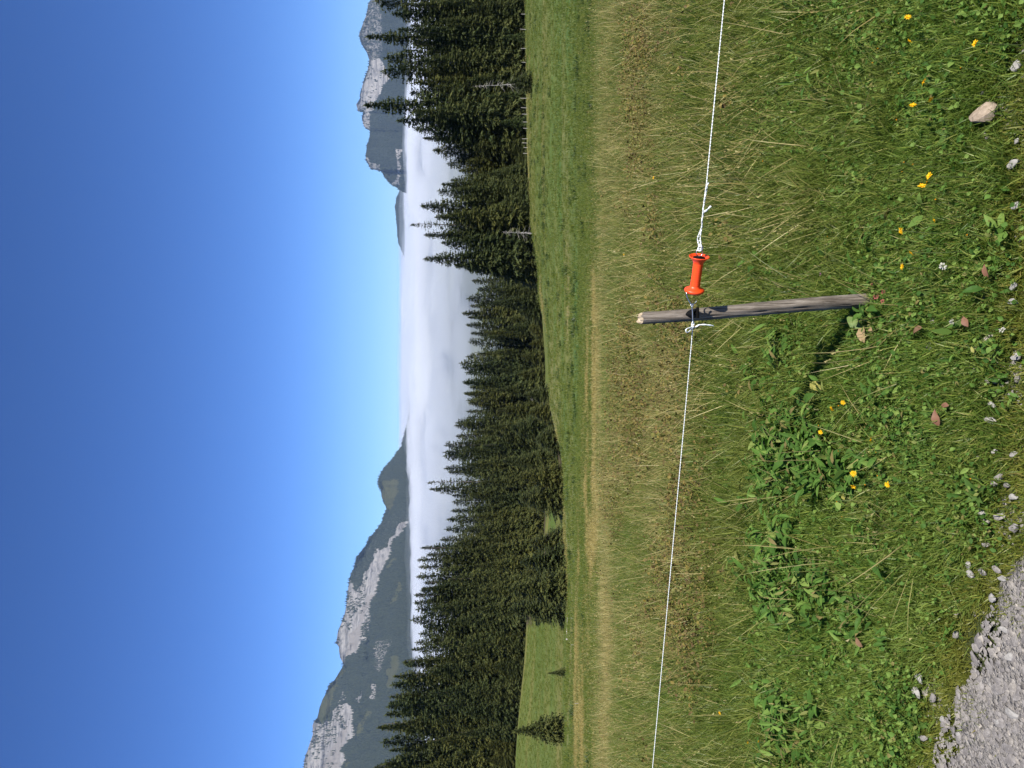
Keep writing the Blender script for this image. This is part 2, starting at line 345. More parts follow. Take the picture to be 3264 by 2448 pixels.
# ------------------------------------------------------------------ instanced ground cover
def scatter(name, P, rot, scl, idx, sources, extra=None, kind='stuff'):
    me = bpy.data.meshes.new(name); me.vertices.add(len(P)); me.vertices.foreach_set('co', np.asarray(P, np.float32).ravel())
    attr(me, 'rot', rot, 'FLOAT_VECTOR'); attr(me, 'scl', scl, 'FLOAT_VECTOR'); attr(me, 'idx', idx, 'INT')
    for kk, vv in (extra or {}).items(): attr(me, kk, vv)
    o = link(name, me); tag(o, kind=kind)
    c = bpy.data.collections.new(name + '_sources')
    for s_ in sources: c.objects.link(s_)
    g = bpy.data.node_groups.new(name, 'GeometryNodeTree')
    g.interface.new_socket('Geometry', in_out='INPUT', socket_type='NodeSocketGeometry')
    g.interface.new_socket('Geometry', in_out='OUTPUT', socket_type='NodeSocketGeometry')
    N = g.nodes; i_ = N.new('NodeGroupInput'); o_ = N.new('NodeGroupOutput')
    ci = N.new('GeometryNodeCollectionInfo'); ci.inputs['Collection'].default_value = c
    ci.inputs['Separate Children'].default_value = True; ci.inputs['Reset Children'].default_value = True
    ip = N.new('GeometryNodeInstanceOnPoints'); ip.inputs['Pick Instance'].default_value = True
    def na(nm, dt):
        q = N.new('GeometryNodeInputNamedAttribute'); q.data_type = dt; q.inputs['Name'].default_value = nm; return q.outputs['Attribute']
    L = g.links
    L.new(i_.outputs[0], ip.inputs['Points']); L.new(ci.outputs[0], ip.inputs['Instance'])
    L.new(na('idx', 'INT'), ip.inputs['Instance Index']); L.new(na('rot', 'FLOAT_VECTOR'), ip.inputs['Rotation'])
    L.new(na('scl', 'FLOAT_VECTOR'), ip.inputs['Scale']); L.new(ip.outputs[0], o_.inputs[0])
    md = o.modifiers.new('scatter', 'NODES'); md.node_group = g
    return o

def blades(n, hmin, hmax, spread, lean, wd, mat, name, seed, curl=1.0, heads=0.0):
    r = np.random.default_rng(seed); Vs = []; Fs = []; Rn = []; Tp = []
    for i in range(n):
        h = r.uniform(hmin, hmax); a = r.uniform(0, 6.283); rad = spread * math.sqrt(r.uniform()); bx, by = rad * math.cos(a), rad * math.sin(a)
        la = a + r.normal(0, 1.0); l0 = r.uniform(0.05, lean); l1 = l0 + r.uniform(0.1, 1.2) * lean * curl
        wv = wd * r.uniform(0.6, 1.3); fa = r.uniform(0, 6.283); wx, wy = math.cos(fa) * wv / 2, math.sin(fa) * wv / 2
        x, y, z = bx, by, -0.012; o = len(Vs); rn = r.uniform(); S = 3
        for s_ in range(S + 1):
            t = s_ / S; ww = [0.8, 1.0, 0.75, 0.0][s_]
            if s_ < S: Vs += [(x - wx * ww, y - wy * ww, z), (x + wx * ww, y + wy * ww, z)]; Rn += [rn, rn]; Tp += [t, t]
            else: Vs.append((x, y, z)); Rn.append(rn); Tp.append(1.0)
            th = l0 + (l1 - l0) * t; st = h / S
            x += math.cos(la) * math.sin(th) * st; y += math.sin(la) * math.sin(th) * st; z += max(math.cos(th), -0.25) * st
        Fs += [(o, o + 1, o + 3, o + 2), (o + 2, o + 3, o + 5, o + 4), (o + 4, o + 5, o + 6)]
        if r.uniform() < heads:
            px, py, pz = Vs[-1]
            for q in range(4):
                o = len(Vs); aa = r.uniform(0, 6.28); e = r.uniform(0.003, 0.006); zz = pz + r.uniform(-0.05, 0.005)
                Vs += [(px, py, zz), (px + math.cos(aa) * e, py + math.sin(aa) * e, zz + 0.008), (px + 0.004 * math.sin(aa), py - 0.004 * math.cos(aa), zz + 0.012)]
                Rn += [rn] * 3; Tp += [1.0] * 3; Fs.append((o, o + 1, o + 2))
    me = mesh_of(name, Vs, Fs, mat); attr(me, 'rnd', Rn); attr(me, 'tip', Tp)
    return bpy.data.objects.new(name, me)

def grass_material(name, ga, gb, gc, straw):
    k = NT(name); rn = k.at('rnd').outputs['Fac']; tip = k.at('tip').outputs['Fac']; dry = k.at('dry', 'INSTANCER').outputs['Fac']
    c = k.ramp(rn, [(0.0, ga), (0.5, gb), (1.0, gc)])
    big = k.noise(k.pos(), 1.6, 4)
    c = k.mix(k.mapr(big, 0.35, 0.7, 0, 0.5), c, (gc[0] * 0.9, gc[1] * 0.85, gc[2], 1))
    f = k.math('ADD', k.math('ADD', dry, k.math('MULTIPLY', tip, 0.22)), k.math('MULTIPLY', rn, 0.45))
    f = k.mapr(f, 0.62, 0.95)
    c = k.mix(f, c, k.ramp(k.math('FRACT', k.math('MULTIPLY', rn, 7.3)), [(0, straw), (0.6, (straw[0] * .72, straw[1] * .66, straw[2] * .55)), (1, (straw[0] * 1.3, straw[1] * 1.35, straw[2] * 1.4))]))
    return k.leafy(c, 0.40, 0.45, 0.32)
G1 = grass_material('meadow_grass', (0.052, 0.098, 0.016), (0.120, 0.176, 0.028), (0.260, 0.285, 0.060), (0.44, 0.37, 0.16))
G2 = grass_material('lush_grass', (0.050, 0.108, 0.017), (0.110, 0.190, 0.029), (0.230, 0.290, 0.055), (0.38, 0.32, 0.13))
G3 = grass_material('verge_grass', (0.085, 0.130, 0.018), (0.15, 0.185, 0.028), (0.25, 0.25, 0.045), (0.38, 0.29, 0.11))

def in_view(n, y0, y1, margin=0.06):
    """even spread over the wedge of ground between two distances"""
    out = []; tot = 0
    while tot < n:
        y = np.sqrt(rng.uniform(y0 * y0, y1 * y1, n)); s = rng.uniform(-0.5 - margin, 0.5 + margin, n)
        out.append(np.stack([s * y, y], -1)); tot += n
    return np.concatenate(out)[:n]
def rubble(x, y): return np.clip(0.15 + 2.4 * fbm(x * 6, y * 6, 3, 115), 0, 1)
def lay(P): return np.column_stack([P, terrain(P[:, 0], P[:, 1])])
def rots(n, tilt=0.12): return np.column_stack([rng.normal(0, tilt, n), rng.normal(0, tilt, n), rng.uniform(0, 6.283, n)])
def sc3(n, a, b): s = rng.uniform(a, b, n); return np.column_stack([s, s, s * rng.uniform(0.8, 1.25, n)])
def dryness(x, y):
    """straw-coloured patches: more of them on the longer grass towards the brow"""
    b = 0.08 + 0.34 * fbm(x * 0.8, y * 0.6, 4, 31) + 0.08 * np.clip((y - 2.9) / 1.5, 0, 1)
    b += 0.22 * np.exp(-((y + 0.5 * fbm(x * 0.5, y * 0 + 2, 3, 33) - 8.3) / 0.9) ** 2) * np.clip(0.5 - x / 4, 0.1, 1.4)
    return b

short = [blades(64, 0.03, 0.085, 0.055, 0.95, 0.0032, G2, 'short_tuft', 100 + i) for i in range(5)]
tall = [blades(40, 0.06, 0.15, 0.055, 0.8, 0.0030, G1, 'meadow_tuft', 200 + i) for i in range(6)]
verge = [blades(44, 0.015, 0.045, 0.045, 1.0, 0.0030, G3, 'verge_tuft', 300 + i) for i in range(4)]
stalk = [blades(7, 0.16, 0.32, 0.05, 0.75, 0.0026, G1, 'stalk_tuft', 400 + i, 0.6, 0.5) for i in range(5)]

def field(name, src, n, y0, y1, sa, sb, dry_add=0.0, keep=None, tilt=0.15, rag=0.05, dmin=0.0):
    P = in_view(n, y0, y1)
    d = P[:, 1] - line_y(P[:, 0]) + rag * fbm(P[:, 0] * 7, P[:, 1] * 7, 3, 77)
    m = (d > dmin) & clear(P[:, 0], P[:, 1])
    if keep is not None: m &= keep(P[:, 0], P[:, 1], d)
    P = P[m]; n = len(P)
    return scatter(name, lay(P), rots(n, tilt), sc3(n, sa, sb), rng.integers(0, len(src), n), src,
                   {'dry': dryness(P[:, 0], P[:, 1]) + dry_add + rng.normal(0, 0.08, n)})
def lush(x, y): return np.clip((3.25 - y + 0.5 * fbm(x * 1.4, y * 1.4, 3, 12) - 0.1 * x + 0.8 * np.exp(-((x + 1.05) ** 2 / 0.35 + (y - 3.0) ** 2 / 0.15))) / 0.6, 0, 1)
u01 = lambda a: rng.uniform(0, 1, a.shape)
field('short_grass', short, 22000, 1.6, 4.2, 0.7, 1.15, -0.06, lambda x, y, d: (u01(x) < np.clip((d - 0.07) / 0.22, 0, 1)) & (u01(x) < 0.45 + 0.55 * lush(x, y)))
field('verge_grass', verge, 26000, 1.5, 3.0, 0.6, 1.35, -0.1, lambda x, y, d: u01(x) < np.exp(-(d / 0.26) ** 2) * (0.85 - 0.8 * rubble(x, y) * (d < 0.2)), rag=0.26)
field('verge_clumps', verge, 16000, 1.5, 2.6, 0.6, 1.2, 0.05, lambda x, y, d: (d < 0.06) & (u01(x) < np.clip(3.2 * (fbm(x * 8, y * 8, 3, 19) - 0.16), 0, 0.9) * np.clip((d + 0.16) / 0.12, 0, 1)), rag=0.0, dmin=-0.16)
field('meadow_grass', tall, 26000, 2.3, 9.8, 0.8, 1.35, 0.0, lambda x, y, d: u01(x) < (1 - 0.85 * lush(x, y)) * np.clip((d - 0.3) / 0.3, 0, 1))
field('brow_grass', tall, 9000, 7.0, 11.5, 1.0, 1.5, 0.06)
field('dry_stalks', stalk, 4800, 2.2, 10.0, 0.6, 1.15, 0.42, lambda x, y, d: (u01(x) < 1 - 0.7 * lush(x, y)) & (d > 0.35), 0.35)

# low broad leaves (clover, plantain) between the grasses
def leaf_shape(L, W, fold=0.25, bend=0.3, rag=0.0, seed=0, n=6):
    r = np.random.default_rng(seed); Vs = []; Fs = []
    for i in range(n + 1):
        t = i / n; wd = W / 2 * math.sin(math.pi * min(1, t ** 0.8 * 0.97 + 0.03)) * (1 + rag * r.uniform(-1, 1)); 
        x = L * t; z = bend * L * (t - t * t * 1.3)
        Vs += [(x, -wd, z + fold * wd), (x, 0, z), (x, wd, z + fold * wd)]
    for i in range(n):
        a = i * 3; Fs += [(a, a + 3, a + 4, a + 1), (a + 1, a + 4, a + 5, a + 2)]
    return Vs, Fs
def place(vf, M): return [M @ Vector(p) for p in vf[0]], vf[1]
def herb(name, n, size, mat, seed, spread, up):
    r = np.random.default_rng(seed); parts = []; rn = []
    for i in range(n):
        L = size * r.uniform(0.6, 1.3); q = leaf_shape(L, L * (r.uniform(0.6, 0.95) if size < 0.02 else r.uniform(0.22, 0.45)), r.uniform(0, .5), r.uniform(0, .6), 0.05, seed + i, 4)
        M = Matrix.Translation((r.normal(0, spread), r.normal(0, spread), r.uniform(0.0, up))) @ Euler((r.normal(0, .35), r.normal(-0.35, .4), r.uniform(0, 6.28))).to_matrix().to_4x4()
        parts.append(place(q, M)); rn += [r.uniform()] * len(q[0])
    me = mesh_of(name, *join(*parts), mat); attr(me, 'rnd', rn); attr(me, 'tip', [0.2] * len(rn))
    return bpy.data.objects.new(name, me)
k = NT('herb_leaf'); rn = k.at('rnd').outputs['Fac']
cH = k.ramp(rn, [(0, (0.045, 0.108, 0.019)), (0.55, (0.098, 0.190, 0.032)), (0.9, (0.20, 0.29, 0.065)), (1.0, (0.20, 0.15, 0.06))])
HERB = k.leafy(cH, 0.38, 0.6, 0.15)
clover = [herb('clover_leaves', 26, 0.0125, HERB, 500 + i, 0.035, 0.05) for i in range(4)]
plantain = [herb('herb_leaves', 8, 0.030, HERB, 540 + i, 0.03, 0.035) for i in range(4)]
P = in_view(8000, 1.6, 4.3); d = P[:, 1] - line_y(P[:, 0])
m = (rng.uniform(0, 1, len(P)) < np.clip(lush(P[:, 0], P[:, 1]) + 0.12, 0, 1) * np.clip(0.55 + 0.9 * fbm(P[:, 0] * 3, P[:, 1] * 3, 3, 61), 0.08, 1)) & (d > 0.10) & clear(P[:, 0], P[:, 1])
P = P[m]; n = len(P)
scatter('herb_foliage', lay(P), rots(n, 0.1), sc3(n, 0.7, 1.3), np.where(rng.uniform(0, 1, n) < 0.80, rng.integers(0, 4, n), rng.integers(4, 8, n)), clover + plantain)

weeds = [herb('weed_leaves', 13, 0.050, HERB, 580 + i, 0.035, 0.09) for i in range(5)]
P = in_view(5200, 2.2, 3.6); m = rng.uniform(0, 1, len(P)) < np.clip(np.exp(-((P[:, 0] + 0.75) ** 2 / 0.6 + (P[:, 1] - 2.85) ** 2 / 0.10)) * (0.25 + 1.6 * fbm(P[:, 0] * 4, P[:, 1] * 4, 3, 151)), 0, 0.8); P = P[m]; n = len(P)
scatter('weed_foliage', lay(P), rots(n, 0.15), sc3(n, 0.7, 1.25), rng.integers(0, 5, n), weeds)

# coarse tussocks over the pasture beyond the brow
G4 = grass_material('pasture_blades', (0.048, 0.094, 0.013), (0.098, 0.150, 0.021), (0.195, 0.208, 0.034), (0.38, 0.31, 0.115))
far_t = [blades(34, 0.05, 0.16, 0.16, 1.0, 0.012, G4, 'pasture_tuft', 600 + i) for i in range(4)]
P = in_view(46000, 17, 62); n = len(P)
scatter('pasture_grass', lay(P), rots(n, 0.15), sc3(n, 0.7, 1.5), rng.integers(0, 4, n), far_t,
        {'dry': 0.02 + 0.3 * fbm(P[:, 0] * 0.05, P[:, 1] * 0.25, 4, 44) + rng.normal(0, 0.06, n) + 0.85 * strips(P[:, 0], P[:, 1])[0] - 0.3 * strips(P[:, 0], P[:, 1])[1]})
P = in_view(36000, 60, 190); n = len(P)
keep = P[:, 1] < np.interp(CU + P[:, 0] / P[:, 1] * F * cp, [0, 450, 800, 1200, 1530, 1750, 2448], [185, 185, 86, 110, 135, 148, 156]); P = P[keep]; n = len(P)
scatter('rough_tussocks', lay(P), rots(n, 0.15), sc3(n, 1.0, 2.6), rng.integers(0, 4, n), far_t,
        {'dry': 0.02 + 0.3 * fbm(P[:, 0] * 0.03, P[:, 1] * 0.12, 4, 45) + rng.normal(0, 0.06, n) + 0.85 * strips(P[:, 0], P[:, 1])[0] - 0.3 * strips(P[:, 0], P[:, 1])[1]})

dark_t = [blades(60, 0.10, 0.26, 0.30, 0.9, 0.03, grass_material('tussock_grass', (0.026, 0.055, 0.012), (0.040, 0.075, 0.016), (0.07, 0.10, 0.024), (0.2, 0.18, 0.07)), 'dark_tussock', 640 + i) for i in range(2)]
P = in_view(2600, 40, 154); n = len(P); uu = CU + P[:, 0] / P[:, 1] * F * cp
m = (P[:, 1] < np.interp(uu, [0, 450, 800, 1200, 1530, 1750, 2448], [70, 70, 80, 105, 130, 146, 154])) & (rng.uniform(0, 1, n) < np.clip((uu - 300) / 1500, 0.1, 1) * (0.35 + fbm(P[:, 0] * .04, P[:, 1] * .06, 3, 48))); P = P[m]; n = len(P)
scatter('dark_tussocks', lay(P), rots(n, 0.1), sc3(n, 0.7, 2.2), rng.integers(0, 2, n), dark_t, {'dry': np.full(n, 0.0)})
# browned, small-leaved herbs on the dry bank
k = NT('browned_herb'); BRH = k.leafy(k.ramp(k.at('rnd').outputs['Fac'], [(0, (0.075, 0.05, 0.02)), (0.4, (0.15, 0.105, 0.035)), (0.7, (0.19, 0.15, 0.035)), (1, (0.13, 0.15, 0.035))]), 0.25, 0.6, 0.2)
brown = [herb('browned_leaves', 44, 0.016, BRH, 680 + i, 0.045, 0.11) for i in range(4)]
P = in_view(11000, 3.4, 9.2); n = len(P); m = rng.uniform(0, 1, n) < np.clip(0.05 + 1.5 * fbm(P[:, 0] * 0.9, P[:, 1] * 0.7, 4, 88) - 0.1 * np.abs(P[:, 1] - 6), 0.02, 0.75); P = P[m]; n = len(P)
scatter('browned_herbs', lay(P), rots(n, 0.1), sc3(n, 0.8, 1.4), rng.integers(0, 4, n), brown)

# loose pebbles packed on the road and strewn over the verge
def rock(seed, flat=0.6, sub=1, jag=0.25):
    import bmesh
    b = bmesh.new(); bmesh.ops.create_icosphere(b, subdivisions=sub, radius=0.5); r = np.random.default_rng(seed)
    pl = [(Vector(r.normal(0, 1, 3)).normalized(), r.uniform(0.24, 0.44)) for _ in range(9)]
    for v in b.verts:
        for nn, dd in pl:
            e = v.co.dot(nn) - dd
            if e > 0: v.co -= nn * e
        v.co *= 1 + r.uniform(-jag, jag) * 0.4
        v.co.z *= flat
    Vv = [tuple(v.co) for v in b.verts]; Ff = [tuple(v.index for v in f.verts) for f in b.faces]; b.free(); return Vv, Ff
k = NT('limestone'); oi = k.n('ShaderNodeObjectInfo').outputs['Random']
cst = k.ramp(k.noise(k.obj(), 3.0, 8, 0.6), [(0.3, (0.185, 0.172, 0.158)), (0.55, (0.275, 0.259, 0.241)), (0.75, (0.38, 0.36, 0.335))])
cst = k.mix(1.0, cst, k.ramp(oi, [(0, (0.62, 0.61, 0.63)), (0.6, (0.85, 0.84, 0.85)), (0.92, (1.0, 0.97, 0.92)), (1, (1.35, 1.3, 1.2))]), 'MULTIPLY')
k.bump(k.noise(k.obj(), 9, 8, 0.65), 0.35, 0.1)
STONE = k.out(cst, Roughness=0.9)
peb = [bpy.data.objects.new('pebble', mesh_of('pebble', *rock(700 + i, 0.55, 1), STONE)) for i in range(8)]
n = 44000; X = rng.uniform(-1.9, 1.2, n); Y = rng.uniform(1.25, 2.35, n); d = Y - line_y(X)
m = rng.uniform(0, 1, n) < np.where(d < 0.01, 1.0, rubble(X, Y) * np.exp(-(d / 0.19) ** 2) * 0.85); X, Y = X[m], Y[m]; n = len(X)
s = np.exp(rng.normal(math.log(0.0080), 0.60, n)).clip(0.0035, 0.045)
scatter('gravel', np.column_stack([X, Y, terrain(X, Y) + np.where(Y < line_y(X), 0.016, 0.0)]), rots(n, 0.12),
        np.column_stack([s * rng.uniform(.8, 1.5, n), s, s * rng.uniform(.35, .7, n)]), rng.integers(0, 8, n), peb)

# ------------------------------------------------------------------ mountains
def inpoly(u, v, poly):
    c = np.zeros(u.shape, bool); n = len(poly)
    for i in range(n):
        x0, y0 = poly[i]; x1, y1 = poly[(i + 1) % n]
        cond = ((y0 > v) != (y1 > v)) & (u < (x1 - x0) * (v - y0) / ((y1 - y0) or 1e-9) + x0)
        c ^= cond
    return c
def z1(L): return [(2448 - y / 2.37, 900 + x / 2.37) for x, y in L]      # survey enlargements of the photograph
def z2(L): return [(1848 - y / 2.37, 900 + x / 2.37) for x, y in L]
def z3(L): return [(1248 - y / 2.37, 900 + x / 2.37) for x, y in L]
def z4(L): return [(700 - y / 2.37, 900 + x / 2.37) for x, y in L]

def mountain_material():
    k = NT('mountain_cover'); p = k.pos(); cv = k.at('cover').outputs['Color']
    s = k.n('ShaderNodeSeparateColor', {0: cv})
    n1 = k.noise(p, 0.010, 8, 0.65); n2 = k.noise(p, 0.035, 6, 0.7)
    strata = k.noise(k.scale(p, (0.004, 0.004, 0.030)), 1.0, 8, 0.62, 1.2)
    rockc = k.ramp(strata, [(0.30, (0.055, 0.059, 0.060)), (0.40, (0.17, 0.165, 0.161)), (0.56, (0.305, 0.292, 0.279)), (0.8, (0.20, 0.192, 0.186))])
    rockc = k.mix(0.7, rockc, k.ramp(n2, [(0.32, (0.35, 0.37, 0.36)), (0.48, (1, 1, 1)), (0.75, (1.25, 1.23, 1.2))]), 'MULTIPLY')
    forest = k.ramp(n2, [(0.3, (0.012, 0.018, 0.014)), (0.7, (0.028, 0.036, 0.022))])
    grassc = k.ramp(n1, [(0.3, (0.042, 0.050, 0.020)), (0.7, (0.070, 0.070, 0.030))])
    def edge(ch, lo=0.42, hi=0.62): return k.mapr(k.math('ADD', ch, k.math('MULTIPLY', k.math('SUBTRACT', n2, 0.5), 0.55)), lo, hi)
    c = k.mix(edge(s.outputs[0]), forest, rockc)
    c = k.mix(edge(s.outputs[1]), c, grassc)
    c = k.mix(edge(s.outputs[2]), c, k.ramp(n1, [(0.3, (0.20, 0.186, 0.174)), (0.7, (0.25, 0.234, 0.218))]))
    k.bump(k.math('ADD', strata, n2), 1.0, 30.0)
    return k.out(c, Roughness=0.95)
MTN = mountain_material()
k = NT('mountain_conifer')
CONE = k.out(k.ramp(k.at('rnd').outputs['Fac'], [(0, (0.011, 0.017, 0.013)), (1, (0.028, 0.036, 0.021))]), Roughness=0.95)

def project(V):
    x, y, z = V[..., 0], V[..., 1], V[..., 2]
    t = y * cp - z * sp; d = -(y * sp + z * cp)
    return CU + F * x / t, CV + F * d / t

def mountain(name, label, sky_pts, dist, depth, foot, covers, seed, step=3.0, rows=150, ntree=12000, relief=90.0, thick=1500.0, th=(18, 30), gexp=1.45):
    pts = sorted(sky_pts); us = np.arange(pts[0][0], pts[-1][0], step)
    vs = np.interp(us, [p[0] for p in pts], [p[1] for p in pts]) + 2.2 * fbm(us * 0.05, us * 0 + seed, 4, seed)
    rid = np.array([dist(u) for u in us])
    rr = np.array([ray(u, v) for u, v in zip(us, vs)]); zr = rr[:, 2] / rr[:, 1] * rid; sx = rr[:, 0] / rr[:, 1]
    h = np.linspace(0, 1, rows) ** 0.85
    Hh, Zr = np.meshgrid(h, zr, indexing='ij'); Rd = np.broadcast_to(rid, Hh.shape); Sx = np.broadcast_to(sx, Hh.shape)
    Z = foot + (Zr - foot) * Hh
    Y = Rd - depth * (1 - Hh) ** gexp
    X0 = Sx * Rd
    gul = fbm(X0 / 420, Z / 1500 + 5, 5, seed + 3, 0.55, True); led = fbm(X0 / 900 + Z / 500, Z / 130, 4, seed + 9, 0.5)
    Y = Y + (relief * gul + relief * 0.5 * led + relief * 0.35 * fbm(X0 / 90, Z / 90, 3, seed + 21)) * np.clip((1 - Hh) * 9, 0, 1) * np.clip(Hh * 4, 0.2, 1)
    B = []
    for j, q in enumerate(np.linspace(0.08, 1, 10)):          # the far side falls away again
        B.append(np.stack([sx * (rid + thick * q), rid + thick * q, zr - (zr - foot) * q ** 1.2], -1))
    Vf = np.stack([Sx * Y, Y, Z], -1); Vall = np.concatenate([Vf, np.array(B)], 0)
    U, W = project(Vall)
    U2 = U + 9 * fbm(U / 22, W / 22, 3, seed + 31); W2 = W + 9 * fbm(U / 22 + 40, W / 22, 3, seed + 37)
    C = np.zeros(U.shape + (4,), np.float32); C[..., 3] = 1
    for ch, amt, poly in covers:
        q = inpoly(U2, W2, poly)
        if ch == 0: C[..., 0] = np.where(q, amt, C[..., 0]); C[..., 1] = np.where(q, 0, C[..., 1]); C[..., 2] = np.where(q, 0, C[..., 2])
        else:
            C[..., ch] = np.where(q, amt, C[..., ch])
    me = mesh_of(name, Vall.reshape(-1, 3), grid_faces(Vall.shape[0], len(us)), MTN, True)
    attr(me, 'cover', C.reshape(-1, 4), 'FLOAT_COLOR')
    tag(link(name, me), label, 'mountain', kind='structure')
    # its woods: far conifers as one mass of small cones
    r = np.random.default_rng(seed); n = ntree
    fi = r.uniform(0.12, 1.0, n) ** 0.8 * (rows - 1); ci = r.uniform(0, len(us) - 1.001, n)
    i0 = np.clip(fi.astype(int), 0, rows - 1); j0 = ci.astype(int)
    cv = C[i0, j0]; Pv = Vf[i0, j0] + np.stack([r.uniform(-4, 4, n), r.uniform(-4, 4, n), np.zeros(n) - 2], -1)
    clump = fbm(Pv[:, 0] / 130, Pv[:, 2] / 90, 3, seed + 51)
    prob = (1 - cv[:, 0]) * (1 - cv[:, 1]) * (1 - cv[:, 2]) * 0.95 + 0.30 * (cv[:, 0] > .5) * np.clip(clump * 3, 0, 1)
    U3, W3 = project(Pv)
    keep = (r.uniform(0, 1, n) < prob) & (U3 > -150) & (U3 < 2600) & (W3 < 1330)
    Pv = Pv[keep]; n = len(Pv); hh = r.uniform(th[0], th[1], n); ww = hh * r.uniform(0.17, 0.27, n); K = 5
    a = np.linspace(0, 6.2832, K, endpoint=False)[None] + r.uniform(0, 6, (n, 1))
    ring = np.stack([Pv[:, 0:1] + ww[:, None] * np.cos(a), Pv[:, 1:2] + ww[:, None] * np.sin(a), np.broadcast_to(Pv[:, 2:3], a.shape)], -1)
    tipv = (Pv + np.stack([np.zeros(n), np.zeros(n), hh], -1))[:, None]
    VV = np.concatenate([ring, tipv], 1).reshape(-1, 3); base = np.arange(n)[:, None] * (K + 1)
    FF = np.stack([base + np.arange(K), base + (np.arange(K) + 1) % K, np.broadcast_to(base + K, (n, K))], -1).reshape(-1, 3)
    tm = mesh_of('mountain_forest', VV, FF, CONE); attr(tm, 'rnd', np.repeat(r.uniform(0, 1, n), K + 1))
    tag(link('mountain_forest', tm), kind='stuff')

SKY_L = z4([(60,2300),(100,2000),(160,1659),(165,1590),(190,1520),(215,1450),(230,1400),(228,1340),(240,1310),(265,1275),(275,1220),(300,1150),(330,1090),(350,1040),(380,1010),(405,975),(440,920),(465,880),(435,820),(430,790),(425,740),(408,720),(415,650),(430,600),(450,550),(470,500),(480,440),(488,390),(495,340),(498,280),(510,220),(530,170),(545,120),(560,70),(600,20)]) + \
  z3([(630,1280),(660,1220),(700,1180),(750,1110),(770,1050),(785,1010),(780,980),(765,960),(750,900),(745,850),(725,820),(728,770),(750,720),(780,680),(810,650),(840,620),(870,570),(905,530),(925,460),(945,380),(975,250),(1010,50),(1040,-200)])
COV_L = [
 (0, 0.45, z4([(560,70),(545,120),(500,300),(560,320),(640,200),(690,60),(720,0),(600,0)])),
 (0, 0.42, z3([(530,1450),(630,1280),(700,1180),(770,1050),(850,1010),(960,1000),(960,1120),(850,1180),(780,1300),(700,1420),(600,1659),(500,1659)])),
 (0, 1.0, z4([(-200,2400),(60,2300),(160,1659),(190,1520),(228,1340),(240,1310),(300,1330),(380,1300),(390,1220),(430,1180),(500,1170),(540,1220),(530,1300),(550,1400),(500,1460),(430,1520),(480,1560),(450,1659),(400,2300)])),
 (2, 0.9, z4([(300,1659),(340,1580),(370,1520),(430,1400),(470,1330),(490,1350),(470,1450),(440,1560),(430,1659)])),
 (0, 1.0, z4([(465,880),(430,820),(405,720),(415,640),(450,550),(480,440),(510,240),(560,330),(620,230),(700,90),(720,0),(830,0),(790,100),(740,200),(720,280),(680,400),(660,520),(650,640),(600,700),(560,790),(500,800)])),
 (2, 1.0, z4([(485,810),(505,650),(560,600),(590,490),(650,340),(690,310),(680,400),(650,440),(600,540),(585,690),(540,780)])),
 (0, 0.75, z4([(590,680),(610,560),(640,500),(650,560),(640,680),(590,740)])),
 (0, 1.0, z3([(600,1580),(620,1500),(700,1400),(780,1300),(850,1180),(880,1120),(960,1090),(930,1140),(830,1270),(800,1380),(740,1480),(710,1659),(600,1659)])),
 (0, 0.55, z4([(690,700),(820,690),(810,760),(740,930),(700,930),(690,800)])),
 (0, 0.8, z4([(650,1140),(690,1030),(720,1030),(690,1160)])), (0, 0.7, z4([(560,1130),(600,1080),(600,1150),(570,1170)])),
 (0, 0.6, z4([(450,1080),(520,1170),(480,1130),(400,1200)])),
 (1, 1.0, z4([(265,1275),(300,1150),(330,1090),(405,975),(460,900),(485,930),(420,1010),(395,1080),(380,1180),(370,1290),(300,1330)])),
 (1, 1.0, z3([(742,785),(890,785),(870,870),(855,960),(830,1010),(790,1010),(765,940)])),
 (1, 0.9, z3([(860,1360),(880,1390),(810,1440),(790,1430)])), (1, 0.9, z4([(820,430),(845,330),(885,250),(900,290),(885,400)])),
 (1, 1.0, z4([(790,920),(820,900),(820,820),(885,810),(890,900),(850,960),(835,1060),(800,1030)])),
 (1, 0.8, z4([(560,1420),(570,1330),(640,1220),(690,1240),(640,1290),(610,1400)])), (1, 0.8, z4([(440,1659),(470,1590),(520,1600),(500,1659)])),
]
mountain('mountain', 'long pale limestone mountain with scree, cliffs and dark forest on its lower slopes', SKY_L,
         lambda u: 5600 + 1.2 * (u + 300), 2300, -450, COV_L, 11, 3.0, 190, 60000, 140, th=(13, 27))
SKY_R = z1([(690,-700),(680,-300),(665,0),(645,40),(628,130),(610,180),(580,265),(600,340),(640,400),(658,450),(650,500),(630,560),(615,610),(600,660),(583,715),(588,740),(555,790),(570,835),(610,850),(600,890),(605,930),(630,975),(660,985),(655,1040),(640,1090),(628,1200),(650,1240),(665,1275),(750,1295),(770,1340),(800,1370),(830,1400),(870,1420),(905,1446),(960,1466),(1100,1490)])
COV_R = [
 (0, 0.50, z1([(690,-700),(665,0),(580,265),(660,450),(740,430),(760,250),(740,0),(800,-700)])),
 (0, 1.0, z1([(660,450),(640,560),(600,660),(555,790),(570,835),(610,850),(660,985),(640,850),(690,820),(740,680),(810,590),(750,430)])),
 (0, 0.9, z1([(605,930),(630,975),(665,985),(665,860),(640,850),(600,890)])),
 (0, 0.8, z1([(628,1200),(650,1190),(670,1230),(740,1240),(750,1295),(665,1280)])),
 (0, 0.75, z1([(860,1120),(900,1130),(895,1400),(830,1390),(870,1340)])),
]
mountain('mountain', 'blue hazy jagged mountain with pale rock face rising behind the tallest spruces', SKY_R,
         lambda u: 8200.0, 2200, -450, COV_R, 23, 3.0, 130, 9000, 100, th=(18, 28))
